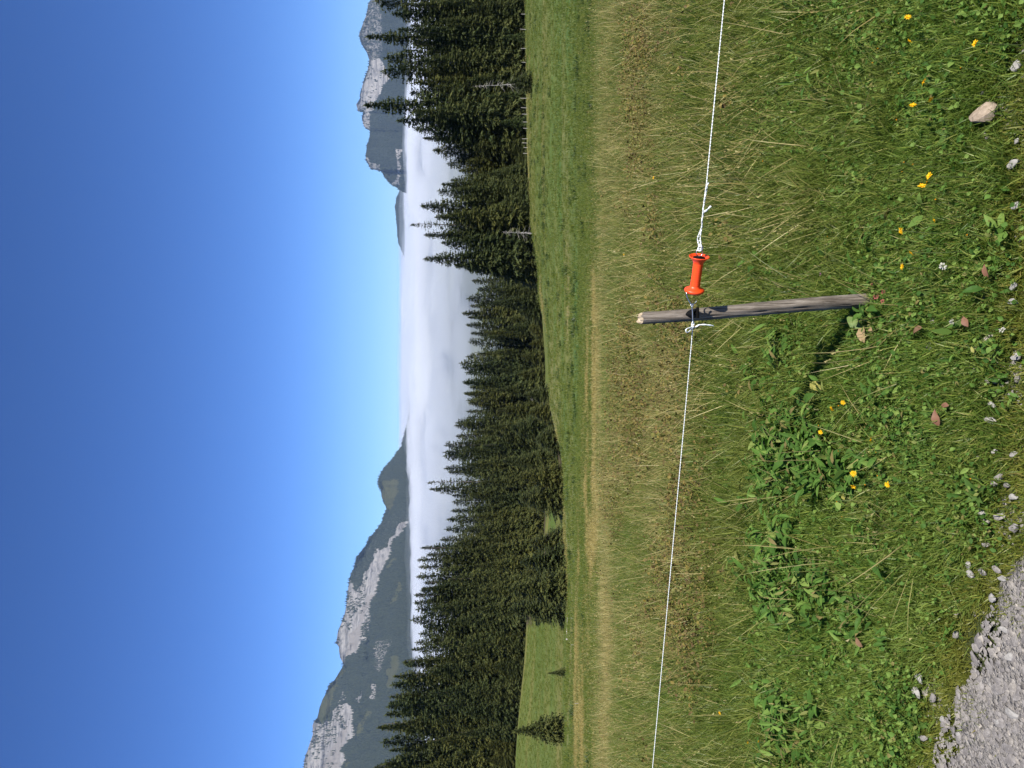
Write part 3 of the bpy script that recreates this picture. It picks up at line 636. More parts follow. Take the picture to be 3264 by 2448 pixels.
SKY_H = z2([(960,-200),(930,-60),(885,10),(880,40),(862,80),(850,130),(858,200),(865,280),(870,370),(880,430),(905,480),(930,540),(970,640)])
mountain('mountain', 'low distant blue hill just rising out of the sea of fog', SKY_H, lambda u: 10500.0, 1800, -450, [], 37, 3.0, 60, 3000, 50, th=(16, 26))

# ------------------------------------------------------------------ sea of fog in the valley and the air in between
fy = np.geomspace(1000, 13200, 150); fs = np.linspace(-0.75, 0.75, 170)
FY, FS = np.meshgrid(fy, fs, indexing='ij'); FX = FS * FY
FZ = np.interp(FY, [1000, 1600, 2400, 3600, 6000, 8500, 13200], [-205, -192, -182, -165, -128, -108, -95])
FZ = FZ + 16 * fbm(FX / 900, FY / 1500, 4, 71) + 7 * fbm(FX / 240, FY / 350, 3, 73)
uf = CU + FS * F
FZ = FZ + 58 * np.exp(-((FY - 4000) / 650) ** 2) * np.clip(1 - np.abs(uf - 650) / 620, 0, 1) ** 0.6 * (1 + 0.35 * fbm(FX / 350, FY / 900, 4, 75))
FZ = FZ + 62 * np.exp(-((FY - 5500) / 800) ** 2) * np.clip(1 - np.abs(uf - 1950) / 330, 0, 1) ** 0.7
def volume_material(name, colr, dens, aniso=0.0):
    m = bpy.data.materials.new(name); m.use_nodes = True; t = m.node_tree
    t.nodes.remove(t.nodes['Principled BSDF']); v = t.nodes.new('ShaderNodeVolumePrincipled')
    v.inputs['Color'].default_value = (*colr, 1); v.inputs['Density'].default_value = dens; v.inputs['Anisotropy'].default_value = aniso
    t.links.new(v.outputs[0], t.nodes['Material Output'].inputs['Volume']); return m

def fog_bank(rise, amp, dens, seed, colr=(0.86, 0.895, 0.945), g=0.2, wl=1.0, drop=0.0):
    nr, nc = FX.shape
    Zt = FZ + rise + amp * fbm(FX / 800 / wl, FY / 1300 / wl, 5, seed, 0.6) + amp * 0.5 * fbm(FX / 210, FY / 420, 4, seed + 5)
    Zt = Zt - drop * np.clip((3900 + 500 * fbm(FX / 900, FY / 2500, 3, 7) - FY) / 1000, 0, 1) ** 1.5
    top = np.stack([FX, FY, Zt], -1).reshape(-1, 3); bot = np.stack([FX, FY, np.full_like(FZ, -452.0)], -1).reshape(-1, 3)
    gi = np.arange(nr * nc).reshape(nr, nc); gb = gi + nr * nc
    ff = [grid_faces(nr, nc), grid_faces(nr, nc)[:, ::-1] + nr * nc]
    for a_, b_ in ((gi[0], gb[0]), (gi[:, -1], gb[:, -1]), (gi[-1][::-1], gb[-1][::-1]), (gi[:, 0][::-1], gb[:, 0][::-1])):
        ff.append(np.stack([a_[:-1], b_[:-1], b_[1:], a_[1:]], -1))
    tag(link('fog', mesh_of('fog', np.concatenate([top, bot]), np.concatenate(ff), volume_material('fog', colr, dens, g), True)), kind='stuff')
fog_bank(-16, 40, 0.005, 71, (0.86, 0.895, 0.945), 0.0, 0.7, 110.0); fog_bank(-4, 30, 0.0013, 81); fog_bank(24, 40, 0.00036, 91); fog_bank(52, 44, 0.00013, 95)
PUFF = volume_material('fog_billow', (0.91, 0.935, 0.97), 0.0042, 0.1); VEIL = volume_material('fog_veil', (0.89, 0.92, 0.96), 0.0017, 0.2)
def billow(u, v, y, wpx, hpx, seed):
    '''a bank of cloud swelling out of the fog'''
    import bmesh
    b = bmesh.new(); bmesh.ops.create_icosphere(b, subdivisions=5, radius=1.0)
    A = np.array([q.co[:] for q in b.verts]); Fc = np.array([[q.index for q in f.verts] for f in b.faces]); b.free()
    n = fbm(A[:, 0] * 2.2 + seed, A[:, 2] * 2.0 + A[:, 1] * 1.7, 5, seed, 0.6); n2 = fbm(A[:, 0] * 5 + seed, A[:, 1] * 5 + A[:, 2] * 4, 4, seed + 3, 0.6)
    A = A * (1 + 0.42 * n + 0.20 * n2)[:, None]
    c = at(u, v, y); px = y / F
    A = A * np.array([wpx * px / 2, wpx * px * 0.55, hpx * px / 2]) + np.array(c)
    tag(link('fog', mesh_of('fog', A, Fc, PUFF if y > 3600 else VEIL, True)), kind='stuff')
for i, (u, v, y, w_, h_) in enumerate([(1010, 1318, 4300, 260, 46), (830, 1328, 4150, 330, 52), (640, 1332, 4000, 300, 46), (470, 1330, 3900, 300, 40), (1130, 1336, 4600, 240, 40), (880, 1372, 3500, 420, 60), (660, 1385, 3300, 330, 50), (1290, 1350, 4200, 380, 52),
                                        (1500, 1340, 4800, 420, 40), (1420, 1410, 3100, 400, 60), (1180, 1400, 3000, 330, 54), (1700, 1345, 4300, 330, 50), (1900, 1322, 4900, 330, 52), (2060, 1318, 4700, 300, 60), (1820, 1395, 3300, 380, 60), (1990, 1365, 3800, 260, 44), (1330, 1470, 2400, 420, 50), (960, 1440, 2600, 380, 44), (1620, 1450, 2500, 330, 44)]):
    billow(u, v, y, w_, h_, 300 + i)
bx = [(-15600, -30, -463), (15600, -30, -463), (15600, 15700, -463), (-15600, 15700, -463)]
hz = [(x, y, z) for z in (-463.0, 830.0) for x, y in ((-15700, -40), (15700, -40), (15700, 15800), (-15700, 15800))]
haze = link('haze', mesh_of('haze', hz, [(3, 2, 1, 0), (4, 5, 6, 7), (0, 1, 5, 4), (1, 2, 6, 5), (2, 3, 7, 6), (3, 0, 4, 7)], volume_material('haze', (0.46, 0.66, 1.0), 2.0e-5)))
tag(haze, kind='stuff')

# ------------------------------------------------------------------ spruces
BARK = plain('spruce_bark', (0.075, 0.058, 0.045), 0.95, nscale=3.0, c2=(0.14, 0.12, 0.10))
SNAG = plain('dead_wood', (0.30, 0.28, 0.26), 0.9, nscale=4.0, c2=(0.42, 0.40, 0.37))
def needle_material(name, a, b, c):
    k = NT(name); oi = k.n('ShaderNodeObjectInfo').outputs['Random']; rn = k.at('rnd').outputs['Fac']
    f = k.math('ADD', k.math('MULTIPLY', rn, 0.6), k.math('MULTIPLY', k.noise(k.obj(), 0.35, 4), 0.4))
    cc = k.ramp(f, [(0.15, a), (0.5, b), (0.85, c)])
    cc = k.mix(1.0, cc, k.ramp(oi, [(0, (0.72, 0.80, 0.85)), (0.5, (1, 1, 1)), (1, (1.28, 1.15, 0.95))]), 'MULTIPLY')
    return k.leafy(cc, 0.12, 0.65, 0.2)
NEEDLE = needle_material('spruce_needles', (0.026, 0.038, 0.013), (0.056, 0.071, 0.021), (0.110, 0.115, 0.034))
YOUNG = needle_material('young_needles', (0.040, 0.058, 0.018), (0.070, 0.092, 0.025), (0.11, 0.125, 0.035))

def spruce_crown(seed, H=30.0, rad=3.6, whorl=0.42, gap=0.0, base=0.06, twig=0.85, dens=1.0, power=0.85):
    r = np.random.default_rng(seed); T = []; rn = []
    z = H * base; sway = r.uniform(0, 6.28)
    while z < H * 0.985:
        f = z / H; rr = rad * (1 - f) ** power * (1.0 if f > 0.2 else 0.7 + 1.5 * f) + 0.10
        rr *= 1 + 0.22 * math.sin(z * 1.1 + sway) * r.uniform(0.3, 1)
        nb = max(3, int((5 + 4 * (1 - f)) * dens)); a0 = r.uniform(0, 6.28)
        for b in range(nb):
            if r.uniform() < gap: continue
            a = a0 + 6.283 * b / nb + r.normal(0, 0.22); L = rr * r.uniform(0.62, 1.22); zb = z + r.normal(0, whorl * .35)
            up = 0.55 * f ** 2 + r.normal(0, 0.08); droop = (0.62 - 0.45 * f) * r.uniform(0.6, 1.3)
            n = max(3, int(L / 0.15)); ca, sa = math.cos(a), math.sin(a)
            rb = r.uniform(0, 1)
            for i in range(n):
                t = (i + r.uniform(0.1, 0.9)) / n
                if t < 0.12 and L > 1: continue
                d = L * t; zz = zb + L * (up * t - droop * t * t + 0.22 * droop * t ** 3)
                side = r.uniform(-1, 1); sp_ = 0.30 * L * (1 - 0.6 * t) * side * 0.8
                cx, cy = ca * d - sa * sp_, sa * d + ca * sp_
                tl = twig * r.uniform(0.55, 1.2) * (0.55 + 0.45 * (1 - f)); aw = a + side * 0.9 + r.normal(0, .3)
                dz = -r.uniform(0.15, 0.9) * (1 - 0.7 * f) + 0.25 * f
                e = np.array([math.cos(aw), math.sin(aw), dz]); e /= np.linalg.norm(e)
                wv = np.array([-math.sin(aw), math.cos(aw), r.normal(0, .5)]); wv /= np.linalg.norm(wv); w_ = tl * r.uniform(0.20, 0.36)
                p0 = np.array([cx, cy, zz]) - e * tl * 0.35
                T.append((p0 - wv * w_ * .6, p0 + wv * w_ * .6, p0 + e * tl)); rn.append(np.clip(0.6 * rb + 0.4 * r.uniform(0, 1) + 0.25 * (t - .5), 0, 1))
                if r.uniform() < 0.55:
                    h_ = np.array([r.normal(0, .25), r.normal(0, .25), -1.0]); T.append((p0 + e * tl * .2 - wv * w_ * .5, p0 + e * tl * .6 + wv * w_ * .4, p0 + e * tl * .4 + h_ * tl * 0.7)); rn.append(rn[-1] * 0.8)
        z += whorl * r.uniform(0.7, 1.3) * (0.65 + 0.35 * (1 - f))
    for q in range(5):                                           # leader
        p0 = np.array([0, 0, H * (0.965 + 0.006 * q)]); a = q * 2.1
        wv = np.array([math.cos(a), math.sin(a), 0.0]) * 0.10
        T.append((p0 - wv, p0 + wv, p0 + np.array([math.cos(a) * .2, math.sin(a) * .2, 0.75]))); rn.append(0.6)
    A = np.array(T).reshape(-1, 3); return A, np.arange(len(A)).reshape(-1, 3), np.repeat(rn, 3)
def trunk_mesh(name, H, r0, mat, bare=0, seed=0):
    v, f = tube([(0.04 * math.sin(i), 0.03 * math.cos(i * 1.7), -0.8 + (H + 0.8) * i / 8) for i in range(9)], [r0 * (1 - 0.94 * i / 8) for i in range(9)], 8)
    parts = [(v, f)]; r = np.random.default_rng(seed)
    for i in range(bare):
        z = H * r.uniform(0.12, 0.97); a = r.uniform(0, 6.28); L = (1 - z / H) * 1.7 + 0.35
        parts.append(tube([(0, 0, z), (math.cos(a) * L * .5, math.sin(a) * L * .5, z - L * .12), (math.cos(a) * L, math.sin(a) * L, z - L * .4)], [0.035, 0.025, 0.008], 4))
    return mesh_of(name, *join(*parts), mat)
def crown_mesh(mat, *a, **kw):
    A, Fc, rn = spruce_crown(*a, **kw); me = mesh_of('crown', A, Fc, mat); attr(me, 'rnd', rn); return me
CROWNS = [crown_mesh(NEEDLE, 900 + i, 30.0, [3.7, 4.3, 3.4, 4.7, 4.0, 3.2, 4.4, 3.7][i], [.36, .38, .34, .40, .36, .34, .38, .36][i], [.05, .1, .05, .12, .08, .03, .1, .05][i], 0.05, 1.0, 1.15, [.72, .66, .78, .62, .7, .82, .6, .74][i]) for i in range(8)]
OPEN = [crown_mesh(NEEDLE, 950 + i, 30.0, 3.0, 0.50, 0.18, 0.10, 0.80, 0.8, 0.85) for i in range(2)]
YNG = [crown_mesh(YOUNG, 970 + i, 8.0, 1.9, 0.16, 0.05, 0.0, 0.55, 1.2, 0.8) for i in range(2)] + [crown_mesh(NEEDLE, 980, 8.0, 1.9, 0.15, 0.05, 0.0, 0.60, 1.3, 0.75)]
TRUNK = trunk_mesh('trunk', 29.3, 0.34, BARK); YTRUNK = trunk_mesh('trunk', 7.8, 0.11, BARK)
NT_ = [0]
def tree(u, vtop, y, label, group=None, crowns=CROWNS, H0=30.0, trunk=TRUNK, name='spruce_tree', wide=1.0, cat='tree'):
    p = at(u, vtop, y); zb = terrain(p.x, y).item() - 0.1; Hh = p.z - zb
    e = empty(name, (p.x, y, zb)); tag(e, label, cat, group)
    c = link('crown', random.choice(crowns), e); t = link('trunk', trunk, e)
    q = Hh / H0; wx = max(q, 0.55) ** 0.8 * wide if H0 > 20 else q * wide
    c.scale = (wx, wx, q); t.scale = (max(q, .4), max(q, .4), q); c.rotation_euler = (random.gauss(0, .012), random.gauss(0, .012), random.uniform(0, 6.28))
    NT_[0] += 1; return e
tops = []
def add(zf, L, y, names=None):
    for i, (x, yy) in enumerate(L):
        u, v = zf([(x, yy)])[0]; tops.append((u, v, y if not callable(y) else y(u)))
rj = lambda a, b: (lambda u: random.uniform(a, b))
add(z1, [(690,8),(820,110),(628,262),(980,330),(765,435),(745,545),(1000,610),(960,700),(612,775),(860,900),(1000,980),(1062,1055),(1130,1140),(1240,1230),(1270,1355),(1330,1290),(1300,1200)], rj(163, 176))
add(z1, [(1170,1450),(1200,1400),(1040,1570),(1190,1620)], rj(156, 168))
add(z2, [(1150,215),(970,268),(1070,350),(1200,420),(1065,525),(1300,600)], rj(152, 160))
add(z2, [(1430,700),(1470,760),(1390,830),(1420,890),(1355,940),(1400,985),(1385,1035),(1420,1110),(1405,1170),(1385,1260),(1335,1320),(1350,1350),(1380,1390),(1360,1470),(1410,1520),(1370,1560),(1390,1620)], rj(250, 300))
add(z3, [(1365,45),(1375,140),(1400,200),(1390,265),(1310,330),(1300,375),(1310,440),(1220,520),(1212,575),(1212,625),(1220,685),(1250,740),(1097,800),(1110,845),(1280,900),(1280,940),(1275,1020),(1235,1085),(1220,1165),(1190,1240)], rj(225, 262))
add(z3, [(1045,1300),(1090,1345),(1018,1385),(1030,1445),(1012,1508),(1070,1560),(1040,1605)], rj(215, 235))
add(z4, [(1050,300),(995,360),(990,400),(1005,460),(965,550),(1070,600),(1030,650),(970,760),(1000,710),(905,850),(925,900),(835,960),(850,1010),(815,1050),(805,1110),(800,1160),(770,1240),(780,1200),(710,1330),(740,1380),(735,1475),(800,1520),(850,1575),(760,1620),(670,1650),(640,1710)], rj(203, 222))
tops.sort(key=lambda q: -q[0])
SECT = [(1845, 'under the jagged blue mountain'), (1440, 'in the tall clump before the fog'), (1010, 'under the open sea of fog'), (720, 'under the wooded knoll'), (470, 'under the pale cliff with scree'), (-400, 'above the lower green meadow')]
def sect(u): return next(s for lim, s in SECT if u > lim)
SPECIAL = {}
def nearest(zf, pt, lab):
    u, v = zf([pt])[0]; i = min(range(len(tops)), key=lambda j: abs(tops[j][0] - u) + abs(tops[j][1] - v)); SPECIAL[i] = lab
nearest(z1, (612,775), 'tallest spruce, its slim tip crossing the jagged pale rock of the blue mountain')
nearest(z1, (628,262), 'tall spruce whose tip reaches the second peak near the top edge of the picture')
nearest(z1, (690,8), 'tall spruce cut by the top edge of the picture')
nearest(z2, (970,268), 'thin open-crowned spruce with bare upper stem against the white fog')
nearest(z2, (1065,525), 'dark full spruce at the lower end of the tall clump before the fog')
nearest(z1, (1040,1570), 'leaning spruce tip at the upper side of the tall clump before the fog')
nearest(z3, (1097,800), 'broad loose-topped spruce standing out of the forest skyline under the grassy knoll')
nearest(z4, (710,1330), 'sharp spruce tip overlapping the lowest grass patch of the pale mountain')
nearest(z4, (670,1650), 'tall spruce cut by the bottom edge of the picture')
ORD = ['first', 'second', 'third', 'fourth', 'fifth', 'sixth', 'seventh', 'eighth', 'ninth', 'tenth', 'eleventh', 'twelfth', 'thirteenth', 'fourteenth', 'fifteenth', 'sixteenth', 'seventeenth', 'eighteenth', 'nineteenth', 'twentieth', 'twenty-first', 'twenty-second', 'twenty-third', 'twenty-fourth', 'twenty-fifth', 'twenty-sixth', 'twenty-seventh', 'twenty-eighth']
cnt = {}
for i, (u, v, y) in enumerate(tops):
    s = sect(u); cnt[s] = cnt.get(s, 0) + 1
    lab = SPECIAL.get(i) or f'{ORD[cnt[s] - 1]} skyline spruce from the top edge among those {s}'
    op = i in SPECIAL and ('open-crowned' in SPECIAL[i] or 'loose-topped' in SPECIAL[i])
    tree(u, v, y, lab, 'spruces on the forest skyline', OPEN if op else CROWNS, wide=1.5 if 'broad' in lab else random.uniform(1.35, 1.8) if u > 1440 else random.uniform(1.15, 1.6))
# the wall of spruces between the skyline and the meadow's edge
tu = np.array([t[0] for t in tops][::-1]); tv = np.array([t[1] for t in tops][::-1]); ty = np.array([t[2] for t in tops][::-1])
FRONT = {2600: 160, 2000: 160, 1750: 152, 1600: 151, 1530: 206, 1250: 218, 1150: 150, 1000: 130, 850: 112, 560: 104, 488: 112, 476: 186, 440: 192, -300: 195}
fk = sorted(FRONT); frng = np.random.default_rng(5)
lo_u, hi_u = -120, 2560
for band, (f0, f1, e0, e1, n) in enumerate([(0.03, 0.18, 0.75, 1.0, 66), (0.22, 0.45, 0.35, 0.7, 58), (0.45, 0.72, 0.03, 0.35, 50)]):
    for j in range(n):
        u = lo_u + (hi_u - lo_u) * (j + frng.uniform(0.1, 0.9)) / n
        vs_ = np.interp(u, tu, np.convolve(np.pad(tv, 2, mode='edge'), np.ones(5) / 5, 'valid')); ys_ = np.interp(u, tu, ty)
        yf = np.interp(u, fk, [FRONT[q] for q in fk]); y = yf + max(ys_ - yf, 6) * frng.uniform(e0, e1)
        if u > 1440: y = yf + frng.uniform(0, 12) * (1 - band * 0.4)
        vb = CV + F * math.tan(math.atan2(-terrain(u * 0 + (u - CU) / F * y, y).item(), y) - PITCH)
        v = max(vs_, tv[np.argmin(np.abs(tu - u))]) + 25 + (vb - vs_) * frng.uniform(f0, f1)
        s = sect(u)
        if 735 < u < 828 and y < 192: continue
        tree(u, v, y, f'dark spruce in the forest wall {s}, tip below skyline', f'spruces packed in the forest wall {s}', wide=random.uniform(1.1, 1.5))
# young, lighter trees and bushes along the edges
for u, v, y, lab in [(2140, 1555, 159, 'light green young spruce at the meadow edge between two pale fence stakes'), (2060, 1590, 158, 'yellowish young spruce at the forest foot near the close row of stakes'), (2330, 1600, 159, 'small olive young spruce under the tallest trees by the top edge'),
                     (1790, 1570, 153, 'light green young spruce at the foot of the tall clump'), (560, 1690, 150, 'young light spruce in front of the forest beside the lower meadow'), (500, 1668, 152, 'slender young spruce closing the upper side of the lower meadow'), (470, 1700, 148, 'short bushy young spruce at the lower meadow corner')]:
    tree(u, v, y, lab, 'young spruces along the forest edge', YNG, 8.0, YTRUNK, 'young_spruce', 1.15)
tree(2188, 1625, 139, 'dark low spruce bush standing out on the meadow edge by the dead tree', None, YNG[2:], 8.0, YTRUNK, 'spruce_bush', 2.2, 'bush')
tree(116, 1640, 118, 'lone bushy dark spruce standing in the lower green meadow', None, YNG[2:], 8.0, YTRUNK, 'lone_spruce', 1.35)
tree(302, 1748, 112, 'little spruce sapling poking above the brow in the lower meadow', None, YNG[2:], 8.0, YTRUNK, 'spruce_sapling', 1.0)
dead = [trunk_mesh('dead_trunk', 12.0, 0.10, SNAG, 46, 3), trunk_mesh('dead_trunk', 12.0, 0.10, SNAG, 14, 4)]
for u, v0, y, i, lean, lab in [(2190, 1505, 156.5, 0, -0.10, 'leafless grey dead spruce with bare twigs before the dark tall spruces'), (632, 1600, 178, 1, 0.0, 'straight pale dead spruce stem in the forest wall above the lower meadow'), (1175, 1690, 205, 1, 0.02, 'short pale dead stem at the forest foot under the sea of fog'), (975, 1650, 196, 1, 0.0, 'thin grey dead stem low in the forest under the wooded knoll'), (1706, 1600, 149, 0, 0.03, 'grey twiggy dead spruce low in the tall clump')]:
    p = at(u, v0, y); zb = terrain(p.x, y).item()
    e = empty('dead_tree', (p.x, y, zb)); tag(e, lab, 'dead tree'); t = link('trunk', dead[i], e); q = (p.z - zb) / 12.0; t.scale = (1.1, 1.1, q); t.rotation_euler = (0, lean, 0)
# stakes of the far fence along the forest edge
k = NT('pale_stake'); STAKE = k.out(k.ramp(k.noise(k.obj(), 8, 5), [(0.3, (0.30, 0.28, 0.25)), (0.7, (0.46, 0.44, 0.40))]), Roughness=0.9)
for i, (zx, zy, hh) in enumerate([(1840,108,38),(1832,223,48),(1836,366,46),(1836,472,40),(1840,660,44),(1832,742,52),(1826,815,50),(1828,862,42),(1828,921,38),(1828,970,34),(1830,1048,44),(1830,1080,44),(1828,1115,30),(1830,1158,34)]):
    u, v = z1([(zx, zy)])[0]; y = 152.0; r_ = ray(u, v); x = r_[0] / r_[1] * y; zb = terrain(x, y).item(); H_ = hh / 2.37 / F * y
    q = 0.055; pr = [(q, 0), (q, H_ * .5), (q * .85, H_ - 0.05), (0.02, H_)]
    v_, f_ = lathe([(-0.3, q)] + [(b, a) for a, b in pr], (0, 0, 0), (0.04 * math.sin(i * 2.3), 0.03, 1), 7)
    o = link('fence_stake', mesh_of('fence_stake', v_, f_, STAKE), None, (x, y, zb))
    lab = ['wooden fence stake nearest the top edge of the picture', 'fence stake second from the top edge, before a dark trunk', 'brightest pale fence stake at one end of the faint rail', 'fence stake at the lower end of the faint rail', 'short fence stake half hidden beside the dark bush', 'tall thin fence stake below the dark bush', 'fence stake just below the tall thin stake', 'fence stake halfway down the close row', 'bright fence stake under the tallest spruce', 'short bright fence stake below the tallest spruce', 'upper one of a close pair of dim stakes', 'lower one of a close pair of dim stakes', 'short dim fence stake below the close pair', 'last dim fence stake at the lower end of the row'][i]
    tag(o, lab, 'fence stake', 'stakes of the far fence along the forest edge')
for u, v, lab in [(393, 1828, 'tiny white marker stick on the meadow near the log on the brow'), (206, 1842, 'tiny white marker stick on the meadow near the bottom edge of the picture')]:
    g = ground_at(u, v + 5); v_, f_ = lathe([(-.1, .015), (0.30, .015), (0.31, .001)], (0, 0, 0), (0, 0, 1), 7)
    tag(link('marker_stick', mesh_of('marker_stick', v_, f_, STAKE), None, g), lab, 'marker')
for u, v, lab, L in [(455, 1806, 'grey weathered log lying along the brow of the near meadow', 2.6), (410, 1808, 'small grey tree stump on the brow beside the weathered log', 0.5)]:
    g = ground_at(u, v + 4); g.z += .06
    pth = [(-L / 2 + L * i / 6, 0.1 * math.sin(i), 0.05 * math.sin(i * 1.7)) for i in range(7)] if L > 1 else [(0, 0, -.1), (0.02, 0, .12), (0.05, 0, .3)]
    tag(link('fallen_log' if L > 1 else 'tree_stump', mesh_of('wood', *tube(pth, [0.13 - 0.012 * i for i in range(len(pth))], 9), SNAG, True), None, g), lab, 'log' if L > 1 else 'stump')

# ------------------------------------------------------------------ the post, its insulator, the gate handle and the cords
k = NT('weathered_wood'); p = k.obj()
gr = k.noise(k.scale(p, (150, 150, 5)), 1.0, 8, 0.7, 0.5); bl = k.noise(k.scale(p, (34, 34, 9)), 1.0, 6, 0.65)
cw = k.ramp(gr, [(0.34, (0.055, 0.045, 0.035)), (0.47, (0.135, 0.115, 0.093)), (0.58, (0.215, 0.188, 0.158)), (0.72, (0.35, 0.315, 0.27))])
cw = k.mix(1.0, cw, k.ramp(bl, [(0.3, (0.62, 0.58, 0.55)), (0.5, (1, 0.98, 0.95)), (0.7, (1.25, 1.22, 1.18))]), 'MULTIPLY')
k.bump(gr, 0.7, 0.003); WOOD = k.out(cw, Roughness=0.9)
ENDWOOD = plain('cut_wood', (0.30, 0.22, 0.13), 0.9, nscale=120, c2=(0.50, 0.42, 0.31))
PT, PB = at(1434, 2043, 2.447), at(1493, 2790, 2.432); PB.z = terrain(PB.x, PB.y).item()
ax = (PT - PB); PH = ax.length; axn = ax.normalized()
post = empty('wooden_post', PB); tag(post, 'weathered grey round wooden post with a black insulator near its top', 'post')
def post_shaft():
    n, m = 36, 60; Vs = []; Fs = []; u = Vector((1, 0, 0)); u = (u - axn * u.dot(axn)).normalized(); b = axn.cross(u)
    for i in range(m + 1):
        t = i / m; s = -0.12 + (PH + 0.12) * t
        for j in range(n):
            a = 6.2832 * j / n
            r0 = 0.0222 - 0.0040 * t + 0.0012 * vn(math.cos(a) * 2 + 9, s * 7 + math.sin(a) * 2, 3) + 0.0008 * vn(a * 7, s * 3.5, 5)
            r0 += 0.0016 * math.exp(-((s - 0.40) / 0.012) ** 2) + 0.0012 * math.exp(-((s - 0.17) / 0.01) ** 2)
            for a_c, dep, s0, s1 in ((4.2, .005, .1, .62), (5.2, .004, -.1, .34), (4.75, .003, .42, .74), (3.6, .004, .3, .74), (5.9, .004, .2, .5)):
                wob = a_c + 0.10 * math.sin(s * 21 + a_c)
                if s0 < s < s1: r0 -= dep * math.exp(-((a - wob) / 0.055) ** 2)
            q = s
            if t > 0.93: q = s + 0.006 * vn(math.cos(a) * 3, math.sin(a) * 3, 9) - 0.010 * max(0, math.cos(a - 0.6)) * (t - .93) / .07
            Vs.append(axn * q + (u * math.cos(a) + b * math.sin(a)) * r0 + Vector((0.002 * math.sin(s * 8), 0.002 * math.cos(s * 6), 0)))
    for i in range(m):
        for j in range(n): Fs.append((i * n + j, i * n + (j + 1) % n, (i + 1) * n + (j + 1) % n, (i + 1) * n + j))
    return Vs, Fs, n, m
Vs, Fs, n_, m_ = post_shaft()
link('shaft', mesh_of('shaft', Vs, Fs, WOOD, True), post)
rim = Vs[m_ * n_:]; cen = sum(rim, Vector()) / n_
capv = [cen + (p - cen) * 1.0 + axn * 0.0005 for p in rim] + [cen + (p - cen) * 0.75 + axn * (0.010 + 0.003 * random.uniform(-1, 1)) for p in rim] + [cen + axn * 0.011]
capf = [(j, (j + 1) % n_, n_ + (j + 1) % n_, n_ + j) for j in range(n_)] + [(n_ + j, n_ + (j + 1) % n_, 2 * n_) for j in range(n_)]
link('cut_end', mesh_of('cut_end', capv, capf, ENDWOOD), post)

BLACK = plain('black_plastic', (0.006, 0.006, 0.006), 0.7, spec=0.08)
STEEL = plain('galvanised_wire', (0.62, 0.65, 0.68), 0.30, 1.0)
ORANGE = plain('orange_plastic', (0.86, 0.075, 0.012), 0.42, spec=0.4, nscale=160, c2=(0.80, 0.062, 0.010))
def yl(u): return float(np.interp(u, [0, 1405, 1480, 1518, 1629, 1650, 2448], [2.89, 2.394, 2.385, 2.380, 2.332, 2.324, 2.23]))
def h4(x, y, dy=0.0):                                                        # handle enlargement -> place in the scene
    u, v = 2448 - (760 + y / 4.878), 2140 + x / 4.878; return at(u, v, yl(u) + dy)
def loc(o, pts): return [Vector(p) - o for p in pts]
ic = at(1444, 2196, 2.441); ins_o = PB + axn * ((ic - PB).dot(axn))           # on the post's axis behind the insulator
fx, fz = Vector((1, 0, 0)), axn; fyv = Vector((0, -1, 0))
outl = []
for i in range(17):                                                          # pointed arch, flat at the foot
    t = i / 16; x = (t - 0.5) * 2; outl.append((x * 0.0135, 0.017 * (1 - abs(x) ** 1.6)))
outl = [(-0.0135, -0.013)] + outl + [(0.0135, -0.013)]
iv = []; nn = len(outl)
for dep, k_ in ((0.016, 1.0), (0.027, 1.0), (0.031, 0.82)):
    iv += [fx * a * k_ + fz * b * k_ + fyv * (dep - 5.5 * a * a * 0) for a, b in outl]
if_ = [(i + r * nn, (i + 1) % nn + r * nn, (i + 1) % nn + (r + 1) * nn, i + (r + 1) * nn) for r in range(2) for i in range(nn)] + [tuple(range(2 * nn, 3 * nn))]
barr = [(-0.017, .0)] + [(-0.016 + 0.032 * i / 22, 0.0042 + 0.0012 * (i % 2)) for i in range(23)] + [(0.017, 0)]
bar = lathe(barr, fz * -0.010 + fyv * 0.0505, (1, 0, 0), 12)
ch1 = lathe([(0, 0), (0, .0052), (.022, .0045), (.022, 0)], fx * 0.009 + fz * -0.008 + fyv * 0.028, (0, -1, -.1), 10)
ch2 = lathe([(0, 0), (0, .0052), (.022, .0045), (.022, 0)], fx * -0.009 + fz * -0.008 + fyv * 0.028, (0, -1, -.1), 10)
hoodv = []; hoodf = []
for r_ in range(5):
    d_ = 0.030 + 0.022 * r_ / 4
    for i in range(13):
        t = (i / 12 - 0.5) * 2; sc_ = 1 - 0.22 * r_ / 4; hoodv.append(fx * t * 0.0132 * sc_ + fz * (0.014 * (1 - abs(t) ** 1.8) * sc_ - 0.002 * r_) + fyv * d_)
for r_ in range(4):
    for i in range(12): a = r_ * 13 + i; hoodf.append((a, a + 1, a + 14, a + 13))
link('insulator', mesh_of('insulator', *join((iv, if_), bar, ch1, ch2, (hoodv, hoodf)), BLACK), post, ins_o - PB)
anch = smooth_path([h4(318, 1048), h4(322, 1090), h4(328, 1140), h4(332, 1260), h4(338, 1290), h4(352, 1322), h4(340, 1345), h4(326, 1325), h4(330, 1290)], 5)
eye = smooth_path([h4(312, 1056), h4(304, 1040), h4(318, 1022, .004), h4(340, 1030, -.002), h4(338, 1052), h4(324, 1066), h4(312, 1056)], 5)
link('wire_anchor', mesh_of('wire_anchor', *join(tube(loc(PB, anch), 0.0019, 7), tube(loc(PB, eye), 0.0016, 7)), STEEL, True), post)

